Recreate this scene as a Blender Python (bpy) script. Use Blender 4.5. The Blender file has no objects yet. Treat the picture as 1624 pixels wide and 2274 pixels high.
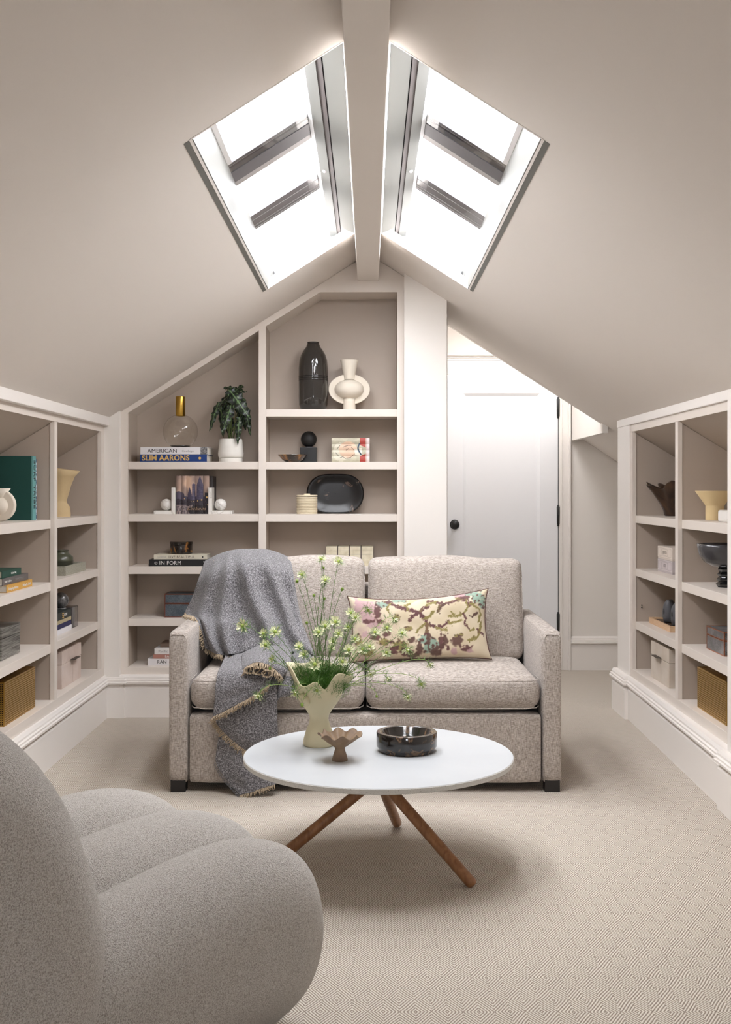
import bpy, bmesh, math, random
from mathutils import Vector, Matrix, noise

# ---------------------------------------------------------------- camera
S = bpy.context.scene
COL = S.collection
F = 2500.0; U0 = 821.0; V0 = 1090.0; EYE = 1.25      # focal length and vanishing point, in the 1624x2274 frame
cam_d = bpy.data.cameras.new('camera'); cam = bpy.data.objects.new('camera', cam_d); COL.objects.link(cam)
cam_d.sensor_fit = 'HORIZONTAL'; cam_d.sensor_width = 36.0; cam_d.lens = 36.0*F/1624.0
cam_d.shift_x = (812-U0)/1624.0; cam_d.shift_y = (V0-1137)/1624.0
cam.location = (0, 0, EYE); cam.rotation_euler = (math.pi/2, 0, 0)
cam_d.clip_start = 0.05; cam_d.clip_end = 100
S.camera = cam
# ---------------------------------------------------------------- sky and exposure
S.view_settings.view_transform = 'Standard'; S.view_settings.look = 'None'
S.view_settings.exposure = 1.62; S.view_settings.gamma = 1.0; S.view_settings.use_curve_mapping = False
W = bpy.data.worlds.new('overcast_sky'); S.world = W; W.use_nodes = True
W.node_tree.nodes['Background'].inputs[0].default_value = (0.97, 0.975, 1.0, 1)
W.node_tree.nodes['Background'].inputs[1].default_value = 8.5
def portal(name, loc, rot, sx, sy):
    l = bpy.data.lights.new(name, 'AREA'); l.shape = 'RECTANGLE'; l.size = sx; l.size_y = sy
    l.cycles.is_portal = True
    o = bpy.data.objects.new(name, l); COL.objects.link(o); o.location = loc; o.rotation_euler = rot
    return o
SL = 0.64; RX = -0.008; RZ = 2.565                      # roof pitch, ridge
A = math.atan(SL)
portal('portal_skylight', (-0.37, 4.5, 2.60), (0, -A, 0), 0.42, 2.9)
portal('portal_skylight', (0.354, 4.5, 2.60), (0, A, 0), 0.42, 2.9)
portal('portal_fill_window', (0, -2.1, 1.68), (math.pi/2, 0, 0), 0.64, 0.66)  # portal for the window added behind the camera as fill
portal('portal_hall', (0.94, 7.17, 2.52), (0, 0, 0), 0.44, 0.38)

# ---------------------------------------------------------------- helpers
def at(u, v, D):
    return Vector(((u-U0)*D/F, D, EYE-(v-V0)*D/F))
def sx(u, D): return (u-U0)*D/F
def lin(c):
    return tuple(((x/255)/12.92 if x/255 <= 0.04045 else ((x/255+0.055)/1.055)**2.4) for x in c)
def zc(x): return RZ-SL*abs(x-RX)

class MB:
    def __init__(s): s.v = []; s.f = []; s.mi = []
    def add(s, vs, fs, mi=0):
        n = len(s.v); s.v += [tuple(p) for p in vs]
        for f in fs: s.f.append(tuple(i+n for i in f)); s.mi.append(mi)
        return s
    def box(s, x0, x1, y0, y1, z0, z1, mi=0):
        return s.add([(x0,y0,z0),(x1,y0,z0),(x1,y1,z0),(x0,y1,z0),(x0,y0,z1),(x1,y0,z1),(x1,y1,z1),(x0,y1,z1)],
            [(0,3,2,1),(4,5,6,7),(0,1,5,4),(1,2,6,5),(2,3,7,6),(3,0,4,7)], mi)
    def quad(s, a, b, c, d, mi=0): return s.add([a,b,c,d], [(0,1,2,3)], mi)
    def prism(s, poly, axis, a0, a1, mi=0):
        n = len(poly)
        def p(q, a):
            return {'x':(a,q[0],q[1]), 'y':(q[0],a,q[1]), 'z':(q[0],q[1],a)}[axis]
        vs = [p(q,a0) for q in poly]+[p(q,a1) for q in poly]
        fs = [tuple(range(n)), tuple(range(2*n-1, n-1, -1))]+[(i,(i+1)%n,(i+1)%n+n,i+n) for i in range(n)]
        return s.add(vs, fs, mi)
    def lathe(s, prof, n=40, c=(0,0,0), mi=0, fr=None, cap=True):
        vs = []; m = len(prof)
        for i,(r,z) in enumerate(prof):
            for k in range(n):
                a = 2*math.pi*k/n; rr, zz = r, z
                if fr: rr, zz = fr(r, z, a, i)
                vs.append((c[0]+rr*math.cos(a), c[1]+rr*math.sin(a), c[2]+zz))
        fs = []
        for i in range(m-1):
            for k in range(n):
                k2 = (k+1)%n; fs.append((i*n+k, i*n+k2, (i+1)*n+k2, (i+1)*n+k))
        if cap:
            fs.append(tuple(range(n-1,-1,-1))); fs.append(tuple((m-1)*n+k for k in range(n)))
        return s.add(vs, fs, mi)
    def tube(s, pts, r, n=8, mi=0):
        pts = [Vector(p) for p in pts]; m = len(pts)
        rs = r if isinstance(r, (list,tuple)) else [r]*m
        vs = []; up = Vector((0.03,0.05,1)).normalized()
        for i,p in enumerate(pts):
            t = (pts[min(i+1,m-1)]-pts[max(i-1,0)])
            if t.length < 1e-9: t = Vector((0,0,1))
            t.normalize()
            if abs(t.dot(up)) > 0.97: up = Vector((1,0.1,0)).normalized()
            a = t.cross(up).normalized(); b = t.cross(a).normalized(); up = -b if False else up
            for k in range(n):
                q = 2*math.pi*k/n; vs.append(p+a*math.cos(q)*rs[i]+b*math.sin(q)*rs[i])
        fs = [(i*n+k, i*n+(k+1)%n, (i+1)*n+(k+1)%n, (i+1)*n+k) for i in range(m-1) for k in range(n)]
        fs += [tuple(range(n-1,-1,-1)), tuple((m-1)*n+k for k in range(n))]
        return s.add(vs, fs, mi)
    def ball(s, c, r, nu=24, nv=14, sq=(1,1,1), mi=0):
        vs = [(c[0], c[1], c[2]-r*sq[2])]
        for j in range(1, nv):
            t = math.pi*j/nv
            for k in range(nu):
                a = 2*math.pi*k/nu
                vs.append((c[0]+r*sq[0]*math.sin(t)*math.cos(a), c[1]+r*sq[1]*math.sin(t)*math.sin(a), c[2]-r*sq[2]*math.cos(t)))
        vs.append((c[0], c[1], c[2]+r*sq[2])); fs = []
        for k in range(nu): fs.append((0, 1+(k+1)%nu, 1+k))
        for j in range(nv-2):
            for k in range(nu): fs.append((1+j*nu+k, 1+j*nu+(k+1)%nu, 1+(j+1)*nu+(k+1)%nu, 1+(j+1)*nu+k))
        e = len(vs)-1; b = 1+(nv-2)*nu
        for k in range(nu): fs.append((b+k, b+(k+1)%nu, e))
        return s.add(vs, fs, mi)
    def grid(s, nu, nv, fn, mi=0):
        vs = [fn(i/nu, j/nv) for j in range(nv+1) for i in range(nu+1)]
        fs = [(j*(nu+1)+i, j*(nu+1)+i+1, (j+1)*(nu+1)+i+1, (j+1)*(nu+1)+i) for j in range(nv) for i in range(nu)]
        return s.add(vs, fs, mi)
    def cushion(s, c, w, d, h, r, puff=(0,0,0), n=14, jit=0.0, seed=0, fn=None):
        bm = bmesh.new(); bmesh.ops.create_cube(bm, size=2.0)
        bmesh.ops.subdivide_edges(bm, edges=bm.edges[:], cuts=n, use_grid_fill=True)
        H = Vector((w/2, d/2, h/2)); vs = []
        for v in bm.verts:
            p = Vector([math.copysign(abs(x)**0.75, x) for x in v.co])
            q = Vector((p.x*H.x, p.y*H.y, p.z*H.z))
            inn = Vector([max(-(H[i]-r), min(H[i]-r, q[i])) for i in range(3)])
            dd = q-inn
            if dd.length > 1e-9: q = inn+dd.normalized()*r
            px, py, pz = [max(0, 1-(q[i]/H[i])**2) for i in range(3)]
            q.x += math.copysign(1, q.x)*puff[0]*py*pz*(abs(q.x)/H.x)
            q.y += math.copysign(1, q.y)*puff[1]*px*pz*(abs(q.y)/H.y)
            q.z += math.copysign(1, q.z)*puff[2]*px*py*(abs(q.z)/H.z)
            if jit: q += noise.noise_vector(q*6+Vector((seed*7.1,0,0)))*jit
            if fn: q = fn(q)
            vs.append(q+Vector(c))
        bm.verts.index_update(); fs = [tuple(v.index for v in f.verts) for f in bm.faces]; bm.free()
        return s.add(vs, fs)

def obj(name, mb, mat, parent=None, bevel=0, smooth=False, solid=0, sub=0, label=None, kind=None, loc=None, segs=2, cols=None, off=0):
    me = bpy.data.meshes.new(name); me.from_pydata(mb.v, [], mb.f)
    mats = mat if isinstance(mat, (list,tuple)) else [mat]
    for m in mats: me.materials.append(m)
    if len(mats) > 1: me.polygons.foreach_set('material_index', mb.mi)
    if cols is not None:
        ca = me.color_attributes.new('Col', 'FLOAT_COLOR', 'POINT')
        flat = []
        for c in cols: flat += [c[0], c[1], c[2], 1.0]
        ca.data.foreach_set('color', flat)
    if smooth: me.polygons.foreach_set('use_smooth', [True]*len(me.polygons))
    me.update()
    o = bpy.data.objects.new(name, me); COL.objects.link(o)
    if parent: o.parent = parent
    if loc: o.location = loc
    if bevel:
        b = o.modifiers.new('bevel', 'BEVEL'); b.width = bevel; b.segments = segs; b.limit_method = 'ANGLE'; b.angle_limit = math.radians(40)
        b.harden_normals = False
    if solid:
        b = o.modifiers.new('solid', 'SOLIDIFY'); b.thickness = solid; b.offset = off
    if sub:
        b = o.modifiers.new('sub', 'SUBSURF'); b.levels = sub; b.render_levels = sub
    if label: o['label'] = label
    if kind: o['kind'] = kind
    return o
def thing(name, label, cat, loc=(0,0,0), rz=0, group=None):
    o = bpy.data.objects.new(name, None); o.empty_display_size = 0.05; COL.objects.link(o)
    o.location = loc; o.rotation_euler = (0,0,rz); o['label'] = label; o['category'] = cat
    if group: o['group'] = group
    return o
def tag(o, label, cat, group=None):
    o['label'] = label; o['category'] = cat
    if group: o['group'] = group
    return o
def struct(name, mb, mat, **k):
    o = obj(name, mb, mat, **k); o['kind'] = 'structure'; return o
def lettering(body, size, loc, rot, mat, parent, sxx=1.0, bold=0.0, shear=0, align='LEFT', name='title_lettering'):
    c = bpy.data.curves.new(name, 'FONT'); c.body = body; c.size = size; c.extrude = 0.0004; c.offset = bold; c.shear = shear
    c.align_x = align; c.align_y = 'CENTER'; c.resolution_u = 3; c.space_character = 1.05
    t = bpy.data.objects.new(name, c); COL.objects.link(t)
    dg = bpy.context.evaluated_depsgraph_get(); me = bpy.data.meshes.new_from_object(t.evaluated_get(dg))
    bpy.data.objects.remove(t); me.materials.clear(); me.materials.append(mat)
    o = bpy.data.objects.new(name, me); COL.objects.link(o); o.parent = parent; o.location = loc; o.rotation_euler = rot; o.scale = (sxx,1,1)
    return o

# ---------------------------------------------------------------- materials
def nodes(name):
    m = bpy.data.materials.new(name); m.use_nodes = True
    nt = m.node_tree; b = nt.nodes['Principled BSDF']; return m, nt, b
def N(nt, typ, **k):
    n = nt.nodes.new(typ)
    for a, v in k.items():
        if a.startswith('i_'):
            key = a[2:]; n.inputs[int(key) if key.isdigit() else key].default_value = v
        else: setattr(n, a, v)
    return n
def L(nt, a, b): nt.links.new(a, b)
def coords(nt, scale=(1,1,1), rot=(0,0,0)):
    t = N(nt, 'ShaderNodeTexCoord'); m = N(nt, 'ShaderNodeMapping'); m.inputs['Scale'].default_value = scale; m.inputs['Rotation'].default_value = rot
    L(nt, t.outputs['Object'], m.inputs['Vector']); return m.outputs['Vector']
def ramp(nt, src, stops):
    r = N(nt, 'ShaderNodeValToRGB'); e = r.color_ramp.elements
    while len(e) < len(stops): e.new(0.5)
    for i,(p,c) in enumerate(stops): e[i].position = p; e[i].color = (*lin(c), 1)
    L(nt, src, r.inputs[0]); return r.outputs[0]
def mat(name, rgb, rough=0.5, metal=0.0, bump=None, mottle=None, sheen=0, coat=0, spec=0.5):
    m, nt, b = nodes(name)
    b.inputs['Base Color'].default_value = (*lin(rgb), 1); b.inputs['Roughness'].default_value = rough; b.inputs['Metallic'].default_value = metal
    b.inputs['Specular IOR Level'].default_value = spec
    if sheen: b.inputs['Sheen Weight'].default_value = sheen; b.inputs['Sheen Roughness'].default_value = 0.6
    if coat: b.inputs['Coat Weight'].default_value = coat; b.inputs['Coat Roughness'].default_value = 0.08
    if mottle:
        c2, sc = mottle; v = coords(nt); n = N(nt, 'ShaderNodeTexNoise', i_Scale=sc, i_Detail=4.0); L(nt, v, n.inputs['Vector'])
        L(nt, ramp(nt, n.outputs[0], [(0.35, rgb), (0.65, c2)]), b.inputs['Base Color'])
    if bump:
        sc, st, di = bump; v = coords(nt); n = N(nt, 'ShaderNodeTexNoise', i_Scale=sc, i_Detail=3.0); L(nt, v, n.inputs['Vector'])
        bp = N(nt, 'ShaderNodeBump', i_Strength=st, i_Distance=di); L(nt, n.outputs[0], bp.inputs['Height']); L(nt, bp.outputs[0], b.inputs['Normal'])
    return m
def marble(name, stops, scale=8, dist=2.0, rough=0.2, coat=0.3, det=6.0):
    m, nt, b = nodes(name); v = coords(nt)
    n = N(nt, 'ShaderNodeTexNoise', i_Scale=scale, i_Detail=det, i_Distortion=dist); L(nt, v, n.inputs['Vector'])
    L(nt, ramp(nt, n.outputs[0], stops), b.inputs['Base Color']); b.inputs['Roughness'].default_value = rough; b.inputs['Coat Weight'].default_value = coat
    return m
def painted(name, rough=0.6, bump=None, sheen=0):
    m, nt, b = nodes(name); a = N(nt, 'ShaderNodeVertexColor', layer_name='Col'); L(nt, a.outputs[0], b.inputs['Base Color']); b.inputs['Roughness'].default_value = rough
    if sheen: b.inputs['Sheen Weight'].default_value = sheen
    if bump:
        sc, st, di = bump; v = coords(nt); n = N(nt, 'ShaderNodeTexNoise', i_Scale=sc, i_Detail=3.0); L(nt, v, n.inputs['Vector'])
        bp = N(nt, 'ShaderNodeBump', i_Strength=st, i_Distance=di); L(nt, n.outputs[0], bp.inputs['Height']); L(nt, bp.outputs[0], b.inputs['Normal'])
    return m
def wood(name, c1, c2, rough=0.45, scale=(6,6,60), ns=3):
    m, nt, b = nodes(name); v = coords(nt, scale)
    n = N(nt, 'ShaderNodeTexNoise', i_Scale=ns, i_Detail=5.0, i_Distortion=0.6); L(nt, v, n.inputs['Vector'])
    L(nt, ramp(nt, n.outputs[0], [(0.3, c1), (0.7, c2)]), b.inputs['Base Color']); b.inputs['Roughness'].default_value = rough
    return m
def linen(name, c1, c2, s=1.0, bump=0.4):
    m, nt, b = nodes(name)
    n1 = N(nt, 'ShaderNodeTexNoise', i_Scale=1.0, i_Detail=3.0); L(nt, coords(nt, (70*s,70*s,620*s)), n1.inputs['Vector'])
    n2 = N(nt, 'ShaderNodeTexNoise', i_Scale=1.0, i_Detail=3.0); L(nt, coords(nt, (620*s,620*s,60*s)), n2.inputs['Vector'])
    n3 = N(nt, 'ShaderNodeTexNoise', i_Scale=3.0, i_Detail=2.0); L(nt, coords(nt), n3.inputs['Vector'])
    ad = N(nt, 'ShaderNodeMath', operation='ADD'); L(nt, n1.outputs[0], ad.inputs[0]); L(nt, n2.outputs[0], ad.inputs[1])
    hf = N(nt, 'ShaderNodeMath', operation='MULTIPLY_ADD', i_1=0.5, i_2=0.0); L(nt, ad.outputs[0], hf.inputs[0])
    L(nt, ramp(nt, hf.outputs[0], [(0.40, c1), (0.60, c2)]), b.inputs['Base Color'])
    bp = N(nt, 'ShaderNodeBump', i_Strength=bump, i_Distance=0.002); L(nt, hf.outputs[0], bp.inputs['Height']); L(nt, bp.outputs[0], b.inputs['Normal'])
    b.inputs['Roughness'].default_value = 0.9; b.inputs['Sheen Weight'].default_value = 0.15
    return m
def carpet_mat():
    m, nt, b = nodes('diamond_weave_carpet'); t = N(nt, 'ShaderNodeTexCoord'); sp = N(nt, 'ShaderNodeSeparateXYZ')
    nz = N(nt, 'ShaderNodeTexNoise', i_Scale=9.0, i_Detail=2.0); L(nt, t.outputs['Object'], nz.inputs['Vector'])
    mx = N(nt, 'ShaderNodeVectorMath', operation='MULTIPLY_ADD'); L(nt, nz.outputs[1], mx.inputs[0]); mx.inputs[1].default_value = (0.008,0.014,0); L(nt, t.outputs['Object'], mx.inputs[2])
    L(nt, mx.outputs[0], sp.inputs[0])
    def tri(o, per):
        a = N(nt, 'ShaderNodeMath', operation='PINGPONG', i_1=per/2); L(nt, o, a.inputs[0])
        c = N(nt, 'ShaderNodeMath', operation='MULTIPLY', i_1=2/per); L(nt, a.outputs[0], c.inputs[0]); return c.outputs[0]
    ad = N(nt, 'ShaderNodeMath', operation='ADD'); L(nt, tri(sp.outputs[0], 0.076), ad.inputs[0]); L(nt, tri(sp.outputs[1], 0.126), ad.inputs[1])
    ml = N(nt, 'ShaderNodeMath', operation='MULTIPLY', i_1=2*math.pi*4.5); L(nt, ad.outputs[0], ml.inputs[0])
    cs = N(nt, 'ShaderNodeMath', operation='COSINE'); L(nt, ml.outputs[0], cs.inputs[0])
    # yarn loops across the lines
    y1 = N(nt, 'ShaderNodeMath', operation='MULTIPLY', i_1=2*math.pi/0.0042); L(nt, sp.outputs[0], y1.inputs[0])
    ys = N(nt, 'ShaderNodeMath', operation='SINE'); L(nt, y1.outputs[0], ys.inputs[0])
    n2 = N(nt, 'ShaderNodeTexNoise', i_Scale=260.0, i_Detail=2.0); L(nt, t.outputs['Object'], n2.inputs['Vector'])
    h1 = N(nt, 'ShaderNodeMath', operation='MULTIPLY_ADD', i_1=0.14); L(nt, ys.outputs[0], h1.inputs[0]); L(nt, cs.outputs[0], h1.inputs[2])
    h2 = N(nt, 'ShaderNodeMath', operation='MULTIPLY_ADD', i_1=1.5); L(nt, n2.outputs[0], h2.inputs[0]); L(nt, h1.outputs[0], h2.inputs[2])
    mr = N(nt, 'ShaderNodeMapRange', i_1=-0.7, i_2=2.1); L(nt, h2.outputs[0], mr.inputs[0])
    n4 = N(nt, 'ShaderNodeTexNoise', i_Scale=1.3, i_Detail=3.0); L(nt, t.outputs['Object'], n4.inputs['Vector'])
    c1 = ramp(nt, mr.outputs[0], [(0.0, (112,97,84)), (0.20,(158,144,129)), (0.5,(208,198,185)), (1.0,(240,233,221))])
    L(nt, c1, b.inputs['Base Color'])
    bp = N(nt, 'ShaderNodeBump', i_Strength=0.75, i_Distance=0.004); L(nt, mr.outputs[0], bp.inputs['Height']); L(nt, bp.outputs[0], b.inputs['Normal'])
    b.inputs['Roughness'].default_value = 0.95; b.inputs['Specular IOR Level'].default_value = 0.15
    return m
def clear_glass(name, tint, f=0.12, opac=0.0, oc=(60,60,60)):
    m = bpy.data.materials.new(name); m.use_nodes = True; nt = m.node_tree; nt.nodes.clear()
    o = N(nt, 'ShaderNodeOutputMaterial'); t = N(nt, 'ShaderNodeBsdfTransparent'); t.inputs[0].default_value = (*lin(tint), 1)
    g = N(nt, 'ShaderNodeBsdfGlossy'); g.inputs['Roughness'].default_value = 0.03
    lw = N(nt, 'ShaderNodeLayerWeight', i_Blend=0.5); pw = N(nt, 'ShaderNodeMath', operation='POWER', i_1=4.0); L(nt, lw.outputs['Facing'], pw.inputs[0])
    ma = N(nt, 'ShaderNodeMath', operation='MULTIPLY_ADD', i_1=0.7, i_2=0.045); L(nt, pw.outputs[0], ma.inputs[0])
    mx = N(nt, 'ShaderNodeMixShader'); L(nt, ma.outputs[0], mx.inputs[0]); L(nt, t.outputs[0], mx.inputs[1]); L(nt, g.outputs[0], mx.inputs[2])
    L(nt, mx.outputs[0], o.inputs[0]); return m

M = dict(
 wall=mat('warm_white_wall_paint', (236,230,223), 0.7, bump=(160,0.06,0.002)),
 ceil=mat('ceiling_paint', (232,224,216), 0.75, bump=(160,0.06,0.002)),
 trim=mat('satin_trim_paint', (240,234,228), 0.4),
 case=mat('putty_bookcase_paint', (228,218,208), 0.42),
 inner=mat('shade_toned_taupe_lining', (182,168,154), 0.5),  # toned below the case paint, partly to carry the shade inside
 white=mat('white_painted_wood', (240,240,242), 0.35),
 frame=mat('darkened_window_lining', (100,99,94), 0.5),  # lining colour darkened to offset the skylight falling on it
 well_dark=mat('darkened_window_sill', (50,51,52), 0.5),  # sill colour darkened to hold down the glare of the sky
 wstripe=wood('darkened_grey_wood_strip', (66,60,58), (86,78,76), 0.5, (40,2,40)),  # strip darkened along with the rest of the skylight well
 dark=mat('dark_grey_metal_bar', (62,60,64), 0.45), mid=mat('mid_grey_metal_bar', (104,102,108), 0.5), light=mat('pale_grey_metal_strip', (190,186,188), 0.5),
 black=mat('matt_black_metal', (24,23,23), 0.4), blk=mat('black_soft', (28,27,27), 0.6),
 sky_glass=clear_glass('window_glass', (250,251,253)),
 glass=clear_glass('clear_glass', (251,250,248)), acrylic=clear_glass('clear_acrylic', (214,212,214)),
 carpet=carpet_mat(),
 sofa=linen('oatmeal_linen_upholstery', (130,119,110), (198,188,179)),
 foot=mat('black_stained_wood', (26,22,20), 0.4),
 brass=mat('brushed_brass', (190,152,70), 0.28, 1.0),
 page=mat('paper_pages', (226,220,208), 0.8, bump=(400,0.3,0.001)),
)
# ================================================================ THE SETTING
struct('floor', MB().box(-2.0, 2.3, -2.1, 7.95, -0.05, 0.0), M['carpet'])
# ceiling slopes with the skylight openings left out
A0, A1 = 0.067, 0.499; Y0, Y1 = 3.19, 5.56
def slope(s, amax, y0, y1, amin=0.0, hole=True):
    mb = MB()
    def P(a, y, h=0): x = RX+s*a; return (x, y, RZ-SL*a+h)
    def slab(a0, a1, ya, yb):
        t = 0.05
        vs = [P(a0,ya),P(a1,ya),P(a1,yb),P(a0,yb),P(a0,ya,t),P(a1,ya,t),P(a1,yb,t),P(a0,yb,t)]
        mb.add(vs, [(0,3,2,1),(4,5,6,7),(0,1,5,4),(1,2,6,5),(2,3,7,6),(3,0,4,7)])
    if hole:
        slab(amin, A0, y0, y1); slab(A1, amax, y0, y1); slab(A0, A1, y0, Y0); slab(A0, A1, Y1, y1)
    else: slab(amin, amax, y0, y1)
    return mb
struct('ceiling_left', slope(-1, 1.93, -2.1, 6.7), M['ceil'])
mb = slope(1, 1.418, -2.1, 6.8)
mb.tube([(RX+0.41, 6.8, RZ-SL*0.41+0.025), (RX+1.44, 6.8, RZ-SL*1.44+0.025)], 0.025, 12)
struct('ceiling_right', mb, M['ceil'])
struct('ceiling_eaves', slope(1, 2.25, -2.1, 7.95, 1.418, hole=False), M['ceil'])
# ridge beam
struct('ceiling_beam', MB().box(-0.067, 0.050, -2.1, 6.235, 2.413, 2.60), M['ceil'], bevel=0.003)
# walls
struct('wall_far_left', MB().prism([(-1.50,0),(-1.376,0),(-1.376,zc(-1.376)+.02),(-1.50,zc(-1.5)+.02)], 'y', 6.19, 6.5), M['wall'])
struct('wall_column', MB().prism([(0.195,0),(0.416,0),(0.416,zc(.416)+.02),(0.195,zc(.195)+.02)], 'y', 6.15, 6.83), M['wall'], bevel=0.006)
# wall_left: plain knee wall before the shelves
struct('wall_left', MB().box(-1.52, -1.46, -2.1, 3.39, 0, 1.66).box(-1.9,-1.52,3.33,3.39,0,1.45), M['wall'])
struct('wall_right', MB().box(1.432,1.50,-2.1,4.12,0,1.68), M['wall'])

gm = MB()
gm.box(-1.5,-0.32,-2.1,-2.0,0,1.75).box(0.32,1.5,-2.1,-2.0,0,1.75).box(-0.32,0.32,-2.1,-2.0,0,1.35)
gm.prism([(-0.32,2.0),(0.32,2.0),(0.32,2.4),(RX,2.62),(-.32,2.4)], 'y', -2.1, -2.0).prism([(-1.45,1.7),(-.32,1.7),(-.32,2.4)], 'y', -2.1, -2.0).prism([(.32,1.7),(1.45,1.7),(.32,2.4)], 'y', -2.1, -2.0)
struct('wall_back', gm, M['wall'])
# hall beyond the column
hw = MB()
hw.box(0.38, 0.414, 6.8, 7.9, 0, 2.52)
hw.prism([(0.36, zc(.36)+.0), (1.41, zc(1.41)+.0), (1.41, 2.52), (0.36, 2.52)], 'y', 6.82, 6.86)
hw.box(1.408, 1.44, 6.80, 7.95, 1.60, 2.52)
hw.box(2.2, 2.25, 6.3, 7.95, 0, 1.6).box(1.5, 2.25, 6.40, 6.46, 0, 1.5)
struct('wall_hall', hw, M['wall'])
bk = MB().box(0.36, 0.515, 7.86, 7.95, 0, 2.55).box(1.322, 2.25, 7.86, 7.95, 0, 2.55).box(0.515, 1.322, 7.86, 7.95, 2.06, 2.55)
struct('wall_hall_end', bk, M['wall'])
hc = MB().box(0.36, 0.72, 6.80, 7.95, 2.5, 2.55).box(1.16, 1.5, 6.80, 7.95, 2.5, 2.55).box(0.72, 1.16, 6.80, 6.98, 2.5, 2.55).box(0.72,1.16,7.36,7.95,2.5,2.55)
struct('ceiling_hall', hc, M['ceil'])
# crown in the hall, behind the column
struct('trim_1', MB().prism([(0.414,2.20),(0.46,2.24),(0.472,2.27),(0.505,2.325),(0.545,2.345),(0.545,2.372),(0.414,2.372)], 'y', 6.9, 7.25), M['trim'])

# mouldings: profile (out, z) swept along a path with mitred corners, outward = right of travel
BASE = [(0.018,0),(0.018,.160),(0.008,.176),(0.008,.184),(0.030,.188),(0.031,.197),(0.024,.200),(0.026,.209),(0.018,.213),(0.018,.222),(0.010,.235),(-0.03,.235)]
def sweep(path, prof):
    mb = MB(); n = len(path); m = len(prof); vs = []
    P = [Vector((*p, 0)) for p in path]
    for i in range(n):
        d0 = (P[i]-P[i-1]).normalized() if i else None; d1 = (P[i+1]-P[i]).normalized() if i < n-1 else None
        r = lambda d: Vector((d.y, -d.x, 0))
        if d0 is None: o = r(d1)
        elif d1 is None: o = r(d0)
        else:
            a, b = r(d0), r(d1); o = (a+b); o = o/(o.dot(a)) if o.length > 1e-6 else a
        for (q, z) in prof: vs.append((P[i].x+o.x*q, P[i].y+o.y*q, z))
    fs = [(i*m+k, (i+1)*m+k, (i+1)*m+k+1, i*m+k+1) for i in range(n-1) for k in range(m-1)]
    fs += [tuple(range(m)), tuple((n-1)*m+k for k in range(m-1,-1,-1))]
    return mb.add(vs, fs)
struct('baseboard_left', sweep([(-1.445,-2.0),(-1.462,6.20)], BASE), M['trim'])
struct('baseboard_far', sweep([(-1.50,6.205),(-1.366,6.205),(-1.366,6.228),(0.19,6.228)], BASE), M['trim'])
struct('baseboard_column', sweep([(0.195,6.23),(0.195,6.15),(0.416,6.15),(0.416,6.9)], BASE), M['trim'])
struct('baseboard_right', sweep([(1.75,6.46),(1.412,6.46),(1.412,6.175),(1.432,6.175),(1.402,4.41),(1.386,4.41),(1.386,4.10),(1.418,4.10),(1.418,-2.0)], BASE), M['trim'])
struct('baseboard_hall', sweep([(1.395,7.86),(2.2,7.86)], BASE), M['trim'])
# knee wall cap mouldings under the slopes
struct('trim_2', MB().box(-1.475,-1.430,-2.0,6.19,1.607,1.668), M['trim'], bevel=0.003)
struct('trim_3', MB().box(1.420,1.465,-2.0,6.46,1.610,1.668), M['trim'], bevel=0.003)
# pilasters on the right
struct('trim_4', MB().box(1.424,1.75,6.175,6.46,0,1.64), M['trim'], bevel=0.004)
struct('trim_5', MB().box(1.398,1.75,4.12,4.40,0,1.64), M['trim'], bevel=0.004)

# door
MB
d = thing('door_1', 'white panelled door with a black knob, beyond the column', 'door', (0.0,7.85,0)); d['kind'] = 'structure'
mb = MB(); DX0, DX1, DZ = 0.52, 1.312, 2.052; PX0, PX1, PZ0, PZ1 = 0.651, 1.187, 0.22, 1.93
mb.box(DX0,PX0,-.01,.03,0.0,DZ).box(PX1,DX1,-.01,.03,0.0,DZ).box(PX0,PX1,-.01,.03,0.0,PZ0).box(PX0,PX1,-.01,.03,PZ1,DZ)
obj('door_leaf', mb, M['white'], d)
mb = MB(); w = .02
mb.add([(PX0,-.01,PZ0),(PX1,-.01,PZ0),(PX1,-.01,PZ1),(PX0,-.01,PZ1),(PX0+w,.006,PZ0+w),(PX1-w,.006,PZ0+w),(PX1-w,.006,PZ1-w),(PX0+w,.006,PZ1-w)],
       [(0,1,5,4),(1,2,6,5),(2,3,7,6),(3,0,4,7),(4,5,6,7)])
obj('door_panel', mb, M['white'], d)
mb = MB().lathe([(0.033,0),(0.034,.004),(0.030,.008),(0.011,.010),(0.011,.035),(0.020,.040),(0.029,.048),(0.030,.058),(0.024,.068),(0.0,.071)], 32)
k = obj('door_knob', mb, M['black'], d, smooth=True, loc=(sx(1011,7.8), -.01, 1.015)); k.rotation_euler = (math.pi/2,0,0)
for z in (1.829, 1.078, 0.332):
    mb = MB().lathe([(0.003,-.075),(0.008,-.072),(0.006,-.064),(0.010,-.060),(0.011,.060),(0.006,.064),(0.008,.072),(0.003,.075)], 16)
    obj('hinge', mb, M['black'], d, smooth=True, loc=(1.314,-.012,z))
obj('door_gap', MB().box(1.312,1.318,-.004,.03,0,2.055), M['dark'], d)
dc = MB().box(1.318,1.345,-.022,.02,0,2.06).box(1.345,1.385,-.016,.02,0,2.06).box(1.385,1.402,-.03,.02,0,2.06)
dc.box(0.45,0.515,-.02,.02,0,2.06)
dc.box(0.44,1.41,-.021,.02,2.056,2.068).box(0.45,1.402,-.018,.02,2.068,2.16).box(0.45,1.402,-.026,.02,2.16,2.175).box(0.44,1.41,-.034,.02,2.175,2.188).box(0.43,1.42,-.048,.02,2.188,2.205)
o = struct('trim_6', dc, M['trim'], bevel=0.0025); o.location = (0,7.86,0)

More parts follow.
